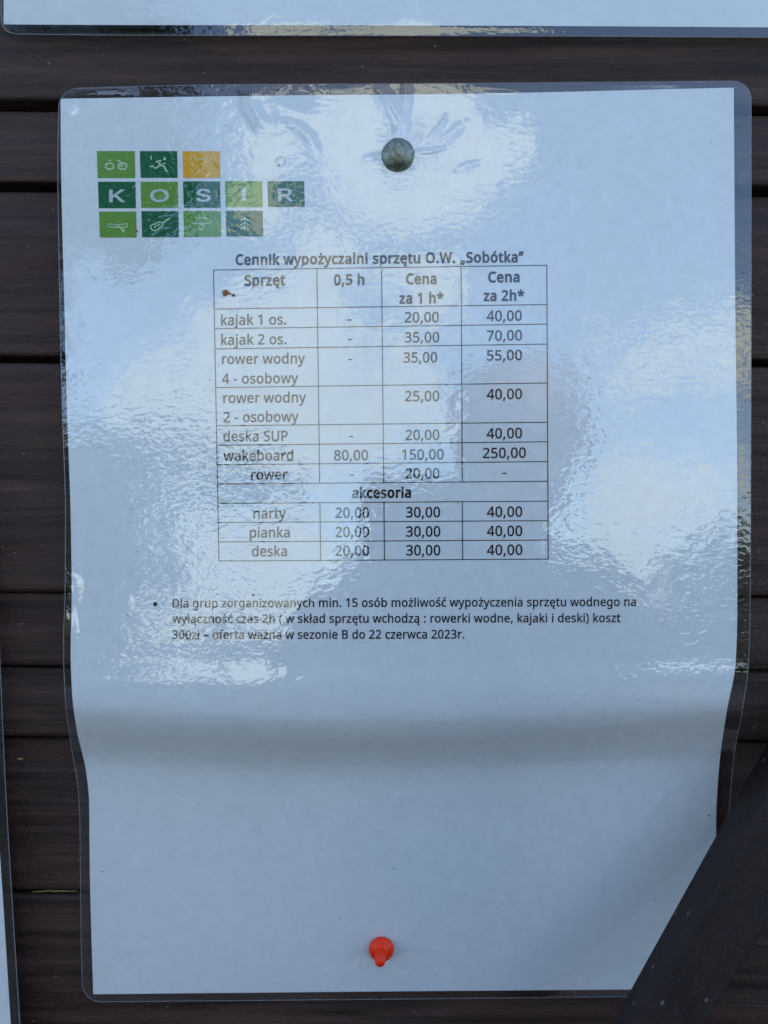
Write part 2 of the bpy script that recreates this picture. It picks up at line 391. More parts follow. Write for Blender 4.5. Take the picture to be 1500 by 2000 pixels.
# outlines of the printed characters: advance width and closed contours, 1/1000 units, cap height 573
GLYPHS={' ':[209,[]],'(':[241,[[33,263,54,389,83,468,125,540,150,573,217,573,182,521,154,465,132,407,116,346,107,284,103,221,109,139,126,58,154,-20,192,-92,216,-127,150,-127,103,-60,83,-24,54,53,33,177]]],')':[241,[[207,177,196,94,173,14,158,-24,139,-60,91,-127,25,-127,69,-57,102,19,124,98,136,179,136,263,124,346,102,426,69,503,24,573,91,573,139,504,158,468,186,389,203,306,207,263]]],'*':[442,[[258,609,242,455,396,499,407,425,260,413,355,286,286,249,218,389,156,249,85,286,179,413,33,425,44,499,196,455,180,609]]],',':[215,[[154,84,85,-103,33,-103,73,93,148,93]]],'-':[258,[[32,184,32,246,226,246,226,184]]],'.':[215,[[59,61,64,75,82,92,107,97,132,92,151,75,156,61,156,26,151,12,132,-6,107,-11,82,-6,64,12,59,26]]],'0':[459,[[418,242,409,163,390,97,376,70,339,27,316,12,290,1,261,-6,229,-8,188,-4,153,8,122,27,97,54,76,88,60,129,48,176,39,287,41,346,58,446,73,486,93,520,119,547,149,566,186,578,229,581,269,578,304,566,335,547,361,520,382,486,399,446,410,399,417,346],[111,238,121,156,143,98,159,78,178,64,202,55,229,52,256,55,279,64,298,78,314,98,336,156,347,238,347,336,336,417,314,475,298,495,279,510,256,518,229,521,202,518,178,510,159,495,143,475,121,417,111,336]]],'1':[459,[[285,0,216,0,219,499,108,405,71,452,226,573,285,573]]],'2':[459,[[417,0,38,0,38,59,280,309,306,353,320,399,322,424,318,453,309,477,294,496,273,510,249,518,194,519,147,506,104,482,83,466,45,513,94,548,153,572,221,581,255,579,313,562,356,531,372,510,384,485,391,458,394,428,386,371,361,318,301,241,128,64,417,64]]],'3':[459,[[395,439,389,392,370,355,340,326,300,307,277,302,277,298,319,290,353,276,379,255,398,229,409,198,413,163,403,101,390,74,371,50,348,30,318,14,283,2,241,-6,136,-5,60,13,36,23,36,89,114,61,168,52,241,55,278,65,305,81,324,104,335,132,339,164,337,187,331,206,320,223,288,247,240,261,123,265,123,326,209,327,259,339,294,362,307,377,316,394,323,434,320,460,311,481,295,498,274,511,249,519,181,519,103,491,75,473,39,521,61,537,115,563,181,579,218,581,273,576,317,563,352,540,376,511,390,477]]],'4':[459,[[443,130,359,130,359,0,291,0,291,130,17,130,17,190,286,576,359,576,359,193,443,193],[295,500,292,500,257,438,86,193,291,193]]],'5':[459,[[258,349,292,342,322,331,349,316,371,297,389,274,402,247,410,217,413,183,410,145,402,111,387,81,368,54,343,32,314,15,280,2,242,-5,170,-7,91,6,51,23,51,90,95,70,174,53,227,54,274,65,310,89,333,126,339,149,341,176,337,210,325,239,306,262,279,279,243,289,146,288,99,280,64,302,86,573,373,573,373,508,146,508,132,342,202,351]]],'6':[459,[[47,310,64,404,87,461,121,510,168,548,196,562,228,572,356,578,377,573,377,513,308,523,273,521,242,515,193,491,173,474,145,431,134,407,117,322,115,291,119,291,150,326,194,350,255,358,287,356,316,349,342,338,365,322,384,303,400,279,412,251,419,220,419,147,411,112,399,82,382,55,361,33,336,15,307,2,275,-5,239,-8,187,-1,140,19,101,54,84,76,59,133,46,204],[238,51,270,55,297,66,320,84,337,109,348,143,351,184,348,218,339,247,324,271,302,289,274,300,241,303,195,296,157,276,131,248,117,215,116,181,129,129,146,99,170,74,201,57]]],'7':[459,[[109,0,344,508,35,508,35,573,419,573,419,518,187,0]]],'8':[459,[[261,579,291,574,341,553,362,538,378,519,390,497,398,472,399,421,394,401,374,367,329,325,291,303,355,265,389,234,411,196,419,148,416,118,408,90,395,65,378,44,356,26,330,11,267,-6,192,-6,157,0,126,10,100,24,78,42,61,63,49,87,42,115,39,146,47,194,68,232,99,264,158,299,107,336,81,366,64,401,58,444,60,472,68,497,80,518,97,537,141,565,197,579],[108,145,112,119,121,96,138,76,161,60,192,51,229,48,265,51,295,60,319,76,336,96,346,120,350,148,343,182,324,211,274,246,217,270,174,249,142,225,121,197,110,164],[228,524,200,521,176,514,155,502,139,486,130,466,128,422,141,391,164,367,232,330,296,367,325,406,330,441,327,466,318,486,302,502,282,514,257,521]]],'9':[459,[[414,263,405,199,387,139,358,86,318,42,265,11,232,0,117,-6,82,0,82,60,152,50,188,52,218,58,245,68,268,82,303,118,327,165,344,250,346,281,341,281,310,247,266,223,227,215,173,216,144,223,95,250,76,270,49,321,42,352,40,387,43,426,50,460,63,491,80,517,101,540,127,557,156,570,188,578,223,581,275,574,322,553,361,518,391,469,410,406,415,369],[192,518,165,507,142,488,124,463,113,429,110,388,113,354,122,325,137,301,158,284,186,273,220,269,266,276,304,296,330,325,344,358,345,392,332,443,315,474,291,499,260,516,242,520]]],':':[215,[[59,61,64,75,82,92,107,97,132,92,151,75,156,61,156,26,151,12,132,-6,107,-11,82,-6,64,12,59,26],[59,405,64,419,82,436,107,441,132,436,151,419,156,405,156,369,151,355,132,338,107,332,82,338,64,355,59,369]]],'B':[521,[[241,573,307,569,361,558,404,541,434,515,453,478,459,431,453,389,437,354,409,328,372,309,350,304,350,300,395,288,433,267,461,236,476,191,478,163,475,130,467,100,454,74,436,52,413,33,354,8,279,0,78,0,78,573],[300,331,334,339,357,352,372,371,381,394,384,423,380,451,369,474,351,490,324,502,289,509,150,511,150,329],[150,269,150,61,311,64,346,74,371,91,388,112,398,138,401,168,395,205,388,221,362,247,321,263,260,269]]],'C':[507,[[294,516,241,502,217,490,178,456,149,410,131,353,125,286,128,241,135,200,147,164,164,132,186,105,213,83,244,68,281,58,371,58,460,78,460,15,369,-6,312,-8,257,-4,208,8,166,28,130,56,101,90,78,131,62,178,52,230,49,287,57,369,67,406,81,440,120,499,145,523,174,543,206,559,242,571,281,578,353,580,409,572,460,557,482,547,453,486,394,508,348,516]]],'D':[585,[[536,292,533,231,521,177,501,131,474,91,439,58,399,33,351,15,297,4,237,0,78,0,78,573,254,573,309,569,359,558,404,540,443,516,476,484,502,446,521,401,533,350],[460,289,457,337,449,379,435,415,416,444,391,469,361,487,327,500,287,508,150,511,150,62,228,62,299,68,357,87,402,119,434,164,454,220]]],'O':[626,[[576,244,561,166,531,101,510,73,486,49,459,29,428,13,393,1,355,-6,271,-6,232,1,196,13,165,29,138,49,114,73,94,101,65,167,56,204,49,288,52,344,62,396,78,442,100,482,130,517,166,545,208,565,258,577,314,581,369,577,417,565,459,545,495,517,524,483,547,442,564,396,574,344],[127,241,134,200,145,163,161,131,182,104,207,83,238,67,273,58,314,55,354,58,390,67,420,83,445,104,465,131,481,163,492,200,499,241,501,287,496,354,481,411,456,457,421,491,373,511,314,518,274,515,238,506,207,490,182,469,161,443,145,411,134,374,127,333]]],'P':[485,[[229,573,297,568,352,553,393,528,421,495,439,454,444,404,439,358,433,336,411,296,375,262,324,238,256,225,150,223,150,0,78,0,78,573],[150,511,150,285,242,286,298,296,338,318,352,334,362,352,368,375,370,401,366,435,354,462,334,484,306,499,269,508]]],'S':[440,[[403,153,400,121,392,92,378,66,359,44,335,26,307,11,238,-6,137,-5,41,19,41,88,113,65,171,56,228,56,273,66,305,85,324,113,330,147,325,180,308,207,277,230,131,294,98,317,65,359,52,393,48,435,51,464,58,490,71,513,110,550,165,573,231,581,318,572,389,549,366,487,278,513,207,516,169,507,142,489,126,464,121,434,126,400,143,373,172,351,307,293,353,264,385,228,395,206,401,181]]],'U':[586,[[511,164,503,128,489,95,470,65,446,40,416,20,380,4,338,-5,290,-8,225,-2,171,18,128,50,97,93,78,144,72,204,72,573,144,573,144,201,148,158,161,122,182,93,211,72,248,59,294,55,327,57,355,63,379,73,415,105,427,126,440,174,442,573,513,573]]],'W':[746,[[735,573,583,0,510,0,369,484,342,373,234,0,161,0,10,573,85,573,201,87,232,227,333,573,407,573,544,87,572,224,660,573]]],'a':[450,[[279,433,318,422,347,403,368,375,381,338,385,293,385,0,334,0,320,61,279,22,234,-1,172,-8,124,-2,84,16,68,30,45,68,39,92,37,119,43,159,59,192,87,219,127,238,179,251,243,257,316,259,313,317,306,342,293,359,275,371,253,378,205,379,143,363,106,347,84,400,126,419,204,436],[204,203,167,195,141,182,124,165,113,144,110,119,112,97,120,79,132,66,148,56,188,49,223,52,253,62,279,79,299,103,311,134,315,210]]],'b':[493,[[135,373,139,373,169,405,189,419,213,429,240,435,272,437,322,431,365,412,401,381,428,338,444,283,449,215,447,168,439,127,427,91,410,61,390,36,365,17,337,3,306,-5,272,-8,240,-6,213,0,189,10,153,38,139,55,133,55,119,0,68,0,68,609,139,609],[260,379,231,377,207,371,172,348,159,330,144,282,139,214,142,165,150,125,165,93,187,69,219,55,261,51,297,55,325,69,348,93,363,126,373,166,376,216,373,265,363,306,348,338,325,360,296,374]]],'c':[385,[[204,-5,170,2,139,15,112,34,88,58,69,87,55,123,47,165,44,213,47,262,56,305,71,342,90,372,114,396,142,415,174,428,245,438,309,431,358,415,337,356,244,376,217,374,193,368,172,358,141,325,123,277,117,213,123,152,141,104,172,71,191,61,214,55,283,56,351,78,351,15,304,-2,264,-7]]],'d':[493,[[221,-8,171,-2,128,17,92,48,65,91,49,146,44,214,49,282,66,338,93,381,128,413,171,432,221,438,262,434,310,416,345,386,354,374,359,374,354,438,354,609,425,609,425,0,368,0,358,58,354,58,323,24,296,7,242,-7],[232,51,273,55,305,67,328,88,343,117,352,154,355,213,352,263,343,304,329,336,306,360,274,375,231,379,196,374,168,359,146,334,130,300,120,260,117,213,120,165,130,125,146,93,168,69,197,55]]],'e':[452,[[234,438,269,435,301,427,329,414,354,396,374,373,390,346,402,315,409,281,411,201,117,201,122,157,134,119,154,90,181,69,215,56,280,53,370,73,392,82,392,20,327,-1,251,-8,212,-5,176,3,143,17,114,36,90,61,70,91,56,126,47,167,44,212,47,257,55,297,68,333,86,364,108,390,134,411,164,426,198,435],[233,380,202,377,175,366,154,348,137,323,125,293,119,257,338,257,333,302,318,338,292,364,276,373]]],'f':[276,[[266,375,158,375,158,0,87,0,87,375,12,375,12,408,87,432,89,492,104,547,116,568,132,585,174,606,199,612,259,612,310,599,292,544,228,556,206,553,189,545,175,532,166,513,160,489,158,430,266,430]]],'g':[493,[[221,438,273,431,297,422,338,393,355,373,359,373,369,430,425,430,423,-46,416,-80,404,-109,388,-135,367,-155,341,-172,310,-183,274,-190,202,-192,147,-186,99,-174,78,-165,78,-100,149,-125,237,-134,271,-130,300,-119,324,-101,341,-77,352,-48,358,57,354,57,320,21,299,8,250,-6,221,-8,170,-2,126,18,91,51,65,95,49,149,44,214,49,278,65,332,91,377,126,411,169,431],[230,379,187,370,153,344,140,326,123,277,117,213,120,165,130,124,146,92,169,68,197,54,253,51,288,58,315,74,336,98,349,131,356,214,355,251,343,309,319,348,302,362,257,377]]],'h':[496,[[135,370,140,370,161,397,204,424,255,436,306,435,335,430,360,421,382,408,399,391,413,370,423,344,429,314,431,0,361,0,361,275,358,307,351,333,338,353,319,367,295,376,265,379,235,377,189,360,173,347,150,308,140,254,139,0,68,0,68,609,139,609]]],'i':[207,[[139,430,139,0,68,0,68,430],[115,590,133,580,140,572,145,546,140,521,124,506,104,501,83,506,68,521,63,546,68,572,83,586,93,590]]],'j':[207,[[-27,-188,-44,-183,-44,-126,9,-134,39,-128,61,-108,68,-67,68,430,139,430,137,-90,126,-133,103,-166,67,-186,44,-191],[64,560,68,572,83,586,104,591,124,586,140,572,145,546,140,521,124,506,104,501,83,506,68,521,64,532]]],'k':[428,[[135,221,189,285,326,430,409,430,235,246,421,0,336,0,187,200,138,158,138,0,68,0,68,609,138,609]]],'l':[207,[[139,0,68,0,68,609,139,609]]],'m':[750,[[540,438,584,434,621,421,649,401,669,371,681,330,685,280,685,0,615,0,613,308,606,333,594,353,577,367,555,376,528,379,490,374,460,362,438,342,423,315,414,280,411,237,411,0,342,0,341,298,332,333,315,359,289,374,253,379,227,377,185,360,170,347,158,329,144,283,139,223,139,0,68,0,68,430,125,430,136,371,140,371,160,398,186,418,233,435,266,438,298,436,325,430,349,420,369,406,386,388,398,366,402,366,418,388,438,406,461,420,512,436]]],'n':[496,[[322,434,361,421,391,401,413,371,426,330,431,280,431,0,361,0,361,275,358,307,351,333,338,353,319,367,295,376,265,379,222,374,189,361,166,338,151,308,142,269,139,223,139,0,68,0,68,430,125,430,136,371,140,371,175,409,222,431,257,437]]],'o':[485,[[442,216,436,150,417,95,404,71,369,33,348,18,299,-1,241,-8,188,-1,140,18,100,51,70,95,51,150,44,216,47,261,55,301,68,336,87,367,110,392,137,412,169,426,204,435,244,438,281,435,316,426,347,412,374,392,398,367,417,336,431,301,439,261],[117,216,123,154,130,128,141,105,155,86,192,59,216,53,270,53,294,59,331,86,345,105,356,128,367,184,367,248,363,277,345,325,331,344,314,359,294,370,242,379,202,374,171,359,147,335,130,303,120,263]]],'p':[493,[[273,438,322,432,365,413,401,383,428,339,444,284,449,216,447,170,439,129,427,93,410,62,390,37,365,17,337,3,306,-5,251,-7,197,7,158,33,139,55,134,55,139,-16,139,-192,68,-192,68,430,126,430,136,371,182,414,231,434],[260,379,233,377,190,362,161,333,145,289,139,216,144,152,159,103,188,70,208,59,233,53,286,53,308,60,326,72,354,108,371,157,376,217,373,262,363,302,348,334,325,359,296,374]]],'r':[331,[[319,433,310,368,264,374,232,369,189,346,166,321,149,289,140,251,139,0,68,0,68,430,126,430,134,351,137,351,170,395,198,418,231,433,249,437]]],'s':[384,[[346,92,339,69,327,49,292,18,268,6,241,-2,176,-8,99,-1,42,19,42,83,128,54,178,49,211,51,236,57,256,66,269,79,277,94,279,123,264,150,222,176,84,239,57,266,48,283,41,324,46,358,61,386,85,408,118,425,157,435,228,437,298,424,339,409,315,353,238,377,171,379,131,366,118,356,111,343,109,317,119,298,154,274,289,215,321,191,333,176,346,140]]],'t':[289,[[264,56,272,59,272,5,213,-8,157,-3,120,13,91,44,76,93,74,375,13,375,13,409,75,437,103,528,144,528,144,430,269,430,269,375,144,375,146,103,153,83,163,69,177,58,193,52]]],'u':[496,[[427,430,427,0,370,0,359,57,321,20,290,4,220,-8,159,-1,134,8,112,21,95,38,81,59,71,85,65,114,63,430,135,430,137,122,145,96,158,76,176,62,200,53,260,53,285,59,306,69,323,82,336,100,352,146,357,206,357,430]]],'w':[630,[[316,357,313,357,284,242,207,1,127,1,9,431,82,431,169,73,172,73,201,188,277,431,354,431,457,74,460,74,489,201,549,431,621,431,502,1,419,1]]],'y':[409,[[1,430,76,430,205,68,209,68,245,186,333,430,409,430,213,-85,188,-130,157,-164,117,-185,94,-191,9,-186,9,-130,72,-134,99,-126,121,-110,152,-59,174,-2]]],'z':[377,[[346,0,31,0,31,47,262,375,45,375,45,430,340,430,340,377,112,55,346,55]]],'ó':[485,[[442,216,436,150,417,95,404,71,369,33,348,18,299,-1,241,-8,188,-1,140,18,100,51,70,95,51,150,44,216,47,261,55,301,68,336,87,367,110,392,137,412,169,426,204,435,244,438,281,435,316,426,347,412,374,392,398,367,417,336,431,301,439,261],[117,216,123,154,130,128,141,105,155,86,192,59,216,53,270,53,294,59,331,86,345,105,356,128,367,184,367,248,363,277,345,325,331,344,314,359,294,370,242,379,202,374,171,359,147,335,130,303,120,263],[362,606,247,486,200,486,200,496,277,614,362,614]]],'ą':[450,[[279,433,318,422,347,403,368,375,381,338,385,293,385,0,334,0,320,61,279,22,234,-1,172,-8,124,-2,84,16,68,30,45,68,39,92,37,119,43,159,59,192,87,219,127,238,179,251,243,257,316,259,313,317,306,342,293,359,275,371,253,378,205,379,143,363,106,347,84,400,126,419,204,436],[204,203,167,195,141,182,124,165,113,144,110,119,112,97,120,79,132,66,148,56,188,49,223,52,253,62,279,79,299,103,311,134,315,210],[331,-104,340,-120,356,-128,405,-124,405,-169,355,-176,329,-174,309,-168,293,-156,282,-141,275,-123,274,-86,284,-56,313,-17,346,12,385,0,344,-47,336,-61]]],'ć':[385,[[204,-5,170,2,139,15,112,34,88,58,69,87,55,123,47,165,44,213,47,262,56,305,71,342,90,372,114,396,142,415,174,428,245,438,309,431,358,415,337,356,244,376,217,374,193,368,172,358,141,325,123,277,117,213,123,152,141,104,172,71,191,61,214,55,283,56,351,78,351,15,304,-2,264,-7],[346,606,232,486,185,486,185,496,261,614,346,614]]],'ę':[452,[[316,-113,329,-125,387,-124,387,-169,337,-176,311,-174,290,-168,274,-156,263,-141,256,-123,259,-71,284,-29,328,12,392,20,332,-37,318,-60,313,-82],[234,438,269,435,301,427,329,414,354,396,374,373,390,346,402,315,409,281,411,201,117,201,122,157,134,119,154,90,181,69,215,56,280,53,370,73,392,82,392,20,327,-1,251,-8,212,-5,176,3,143,17,114,36,90,61,70,91,56,126,47,167,44,212,47,257,55,297,68,333,86,364,108,390,134,411,164,426,198,435],[233,380,202,377,175,366,154,348,137,323,125,293,119,257,338,257,333,302,318,338,292,364,276,373]]],'ł':[207,[[63,0,63,229,22,203,-7,250,63,295,63,609,133,609,133,341,184,376,214,329,133,274,133,0]]],'ś':[384,[[346,92,339,69,327,49,292,18,268,6,241,-2,176,-8,99,-1,42,19,42,83,128,54,178,49,211,51,236,57,256,66,269,79,277,94,279,123,264,150,222,176,84,239,57,266,48,283,41,324,46,358,61,386,85,408,118,425,157,435,228,437,298,424,339,409,315,353,238,377,171,379,131,366,118,356,111,343,109,317,119,298,154,274,289,215,321,191,333,176,346,140],[311,606,196,486,150,486,150,496,226,614,311,614]]],'ż':[377,[[346,0,31,0,31,47,262,375,45,375,45,430,340,430,340,377,112,55,346,55],[200,590,218,580,225,572,230,546,225,521,209,506,189,501,168,506,153,521,148,546,153,572,168,586,178,590]]],'–':[401,[[32,184,32,246,369,246,369,184]]],'”':[288,[[278,564,209,376,156,376,197,573,273,573],[130,564,61,376,10,376,49,573,124,573]]],'„':[334,[[294,84,225,-103,172,-103,213,93,288,93],[145,84,76,-103,25,-103,64,93,140,93]]]}
LOGO_GLYPHS={'K':[467,[[104,145,104,216,212,344,364,509,448,509],[60,0,60,509,125,509,125,0],[372,0,188,259,228,309,449,0]]],'O':[533,[[267,-7,225,-3,186,7,150,25,119,49,92,79,70,115,53,157,44,203,40,254,44,305,53,352,70,393,92,429,119,459,150,484,186,501,225,512,267,516,309,512,348,501,384,484,415,459,442,429,464,393,480,352,490,305,493,254,490,203,480,157,464,115,442,79,415,49,384,25,348,7,309,-3],[296,55,324,63,349,76,372,94,392,116,408,144,420,176,428,213,428,295,420,332,408,365,392,392,372,415,349,433,324,446,267,456,237,453,184,433,161,415,142,392,125,364,113,332,106,295,103,254,106,213,113,176,125,144,161,94,184,76,210,63,237,55]]],'S':[447,[[188,-7,156,-1,128,9,102,23,81,40,64,60,51,83,42,109,38,137,104,137,114,102,136,76,166,59,204,50,246,50,286,60,317,79,338,106,346,139,340,168,322,189,263,217,145,253,112,269,86,289,67,313,56,341,52,372,54,400,62,425,75,448,92,468,138,498,165,508,227,516,289,508,316,498,360,468,377,449,390,427,398,403,401,378,337,378,332,402,320,421,302,437,280,449,254,456,225,459,185,454,152,440,129,418,117,391,117,359,122,345,155,315,212,293,312,264,359,238,395,198,407,161,406,112,399,87,370,43,349,25,294,0,261,-7]]],'I':[300,[[31,0,31,57,118,57,118,452,31,452,31,509,269,509,269,452,183,452,183,57,269,57,269,0]]],'R':[449,[[60,0,60,509,236,509,305,500,333,489,376,455,401,408,409,352,401,296,376,250,333,217,309,207,428,0,353,0,240,198,125,198,125,0],[125,256,258,256,298,267,325,287,340,316,345,352,340,389,325,419,298,440,258,451,125,452]]]}

# ------------------------------------------------------------------ ground
random.seed(3)
M_GRASS = plain('short_grass', (0.018, 0.021, 0.026), 0.9, 3.0, 0.4)
gv = [(x, y, 0) for y in (-400, 400) for x in (-400, 400)]
go = obj('ground', gv, [(0, 1, 3, 2)], M_GRASS, smooth=False)
go['kind'] = 'structure'

# ------------------------------------------------------------------ plank wall
# wall frame: X to the right, H up along the leaning wall, N out of it
WA, WB = 0.2542, -0.0600     # depth (m) = WA + WB * camera height
def wallpt_cam(px, py):
    k = (1000 - py) / FPX
    d = WA / (1 - WB * k)
    return W(px, py, d * 1000)
W0 = wallpt_cam(750, 1000)
WU = (wallpt_cam(750, 0) - wallpt_cam(750, 2000)).normalized()
WN = RT.cross(WU)
WN = WN if WN.dot(FWD) < 0 else -WN
def WP(x, h, out=0.0):
    return W0 + RT * x + WU * h + WN * out
def hof(px, py):
    return (wallpt_cam(px, py) - W0).dot(WU)
def xof(px, py):
    return (wallpt_cam(px, py) - W0).dot(RT)

wall = thing('plank_wall', 'dark brown stained wall of horizontal wooden planks behind the notices', 'wall', Vector((0, WP(0, -1.3).y, 0)))

def make_plank(htop, hbot, chamfer, detail, out=0.0, seed=0, x0=-0.6, x1=0.6, slope=-0.006):
    """profile runs from the recessed top edge over the sloping shoulder to the face and the rounded bottom edge"""
    H = htop - hbot
    prof = [(0.0, -0.016), (0.0, -0.0026), (0.0004, -0.0021)]
    if chamfer > 0:
        k = 6 if detail else 2
        for i in range(1, k + 1):
            prof.append((0.0004 + (chamfer - 0.0004) * i / k, -0.0021 + 0.0015 * i / k))
        prof.append((chamfer + 0.0005, -0.0001))
    else:
        prof = [(0.0, -0.016), (0.0, -0.0008), (0.0006, 0.0)]
        chamfer = 0.0006
    n = max(2, int((H - chamfer) / 0.0016)) if detail else 2
    for i in range(1, n):
        prof.append((chamfer + 0.0005 + (H - chamfer - 0.0015) * i / n, 0.0))
    prof += [(H - 0.0010, 0.0), (H - 0.0003, -0.0004), (H, -0.0011), (H, -0.016)]
    nx = 150 if detail else 3
    vs = []
    for (s, o) in prof:
        for j in range(nx):
            x = x0 + (x1 - x0) * j / (nx - 1)
            if detail:   # finer steps where the wall is seen
                q = 2 * j / (nx - 1) - 1
                x = math.copysign(abs(q) ** 1.7, q) * (x1 - x0) / 2
                nn = noise.noise(Vector((x * 9, s * 190, seed * 7.3))) * 0.00034 + noise.noise(Vector((x * 45, s * 600, seed * 3.1))) * 0.00018
                dh = noise.noise(Vector((x * 14, seed * 5.7 + (3 if s > H / 2 else 0), 0))) * 0.0003
                if o < -0.01:
                    nn = 0
            else:
                nn = dh = 0
            vs.append(WP(x, htop - s + slope * x + (dh if s < 0.001 or s > H - 0.001 else 0), out + o + nn))
    fs = grid_faces(len(prof), nx)
    m_ = len(prof)
    fs.append(tuple(i * nx for i in range(m_)))
    fs.append(tuple(i * nx + nx - 1 for i in range(m_))[::-1])
    return obj('plank', vs, fs, M_WOOD, wall)

edges = [(-60, 197, 0, .0), (212, 355, 66, .0), (371, 695, 66, .0), (710, 1156, 0, .0004), (1161, 1301, 66, .0001),
         (1307, 1440, 54, .0002), (1446, 1740, 54, .0), (1747, 2140, 0, .0002)]
for i, (ya, yb, ch, out) in enumerate(edges):
    chm = hof(750, ya) - hof(750, ya + ch) if ch else 0
    make_plank(hof(750, ya + 4), hof(750, yb + 4), chm, True, out, i)
h = hof(750, 2150)
i = 20
while h > -1.36:
    hb = h - random.choice((0.05, 0.06, 0.07))
    make_plank(h, hb, 0.009, False, 0, i); h = hb - 0.002; i += 1
h = hof(750, -70)
while h < 0.62:
    ht = h + random.choice((0.05, 0.06, 0.07))
    make_plank(ht, h, 0.009, False, 0, i); h = ht + 0.002; i += 1
# boarding behind the gaps
bv = [WP(x, hh, o) for o in (-0.0165, -0.030) for hh in (-1.44, 0.62) for x in (-0.6, 0.6)]
obj('backing_board', bv, [(0, 1, 3, 2), (5, 4, 6, 7), (0, 4, 5, 1), (2, 3, 7, 6), (0, 2, 6, 4), (1, 5, 7, 3)], M_WOOD, wall, smooth=False)
# pale splinter in the joint and crumbs of straw
def sliver(p0, p1, r, material, parent, name, n=8):
    d = p1 - p0
    s = d.orthogonal().normalized()
    q = d.cross(s).normalized()
    vs, fs = [], []
    for i in range(n + 1):
        f_ = i / n
        rr = r * (0.35 + 0.65 * math.sin(math.pi * min(1, f_ + .1) * 0.9))
        c_ = p0 + d * f_ + (s * noise.noise(Vector((f_ * 4, r * 9e4, 0))) + q * noise.noise(Vector((f_ * 4, 5, r * 9e4)))) * r * 3
        for a in range(5):
            vs.append(c_ + (s * math.cos(a * 1.2566) + q * math.sin(a * 1.2566)) * rr)
    for i in range(n):
        for a in range(5):
            fs.append((i * 5 + a, i * 5 + (a + 1) % 5, (i + 1) * 5 + (a + 1) % 5, (i + 1) * 5 + a))
    return obj(name, vs, fs, material, parent)
def wq(px, py, out=0.0003):
    return WP(xof(px, py), hof(px, py), out)
sliver(wq(62, 1741), wq(152, 1740), 0.00022, M_STRAW, wall, 'splinter')
sliver(wq(36, 1482, .0006), wq(48, 1480, .0006), 0.0003, M_STRAW, wall, 'splinter')
sliver(wq(40, 1478, .0006), wq(43, 1484, .0006), 0.0002, M_STRAW, wall, 'splinter')
sliver(wq(38, 1186, .0004), wq(120, 1212, .0008), 0.00005, M_GREY, wall, 'cobweb_thread')
bits_v, bits_f = [], []
for k in range(110):
    q = random.random()
    x_ = random.uniform(0, 115) if q < .55 else random.uniform(1470, 1500) if q < .7 else random.uniform(0, 1500)
    y_ = random.uniform(75, 160) if 120 < x_ < 1465 else random.uniform(75, 2000)
    a_ = random.uniform(-.5, .5)
    L_ = random.uniform(1.5, 6) * 1.6e-4
    p = wq(x_, y_, .00035)
    e1 = RT * math.cos(a_) + WU * math.sin(a_)
    e2 = WU * math.cos(a_) - RT * math.sin(a_)
    r_ = random.uniform(.00004, .00012)
    o_ = len(bits_v)
    bits_v += [p, p + e1 * L_ * .5 + e2 * r_, p + e1 * L_, p + e1 * L_ * .5 - e2 * r_, p + e1 * L_ * .5 + WN * r_]
    bits_f += [(o_, o_ + 1, o_ + 4), (o_ + 1, o_ + 2, o_ + 4), (o_ + 2, o_ + 3, o_ + 4), (o_ + 3, o_, o_ + 4)]
bits = obj('dust_chips', bits_v, bits_f, M_DUST, wall)
bits['kind'] = 'stuff'

# ------------------------------------------------------------------ laminated price list
notice = thing('laminated_price_list', 'laminated price list with green logo tiles and a table, held by nail and pin', 'notice', SH(770, 1955))
# outline of the paper and of the film, photo pixels
PL = [(160, 118), (300, 119), (600, 126), (800, 131), (1000, 138), (1150, 140), (1270, 138), (1350, 141), (1420, 150), (1500, 168), (1560, 174), (1700, 175.5), (1930, 182), (1990, 184)]
PR = [(160, 1433), (600, 1436), (1000, 1440), (1200, 1440), (1300, 1437), (1400, 1419), (1500, 1405), (1600, 1399), (1990, 1396)]
FL = [(150, 116), (300, 113), (600, 117), (800, 122), (1000, 128), (1150, 127), (1250, 124), (1350, 127), (1450, 139), (1540, 153), (1600, 156), (1800, 158), (1930, 161), (1990, 163)]
FR = [(150, 1467), (600, 1467), (1000, 1466), (1200, 1465), (1300, 1462), (1400, 1449), (1480, 1434), (1600, 1424), (1990, 1420)]
def ptop(px): return interp([(100, 193), (600, 186), (850, 184), (1440, 171)], px)
def pbot(px): return interp([(160, 1942), (800, 1936), (1450, 1931)], px)
def ftop(px): return interp([(100, 174), (400, 166), (900, 163), (1470, 158)], px)
def fbot(px): return interp([(160, 1957), (800, 1951), (1450, 1944)], px)

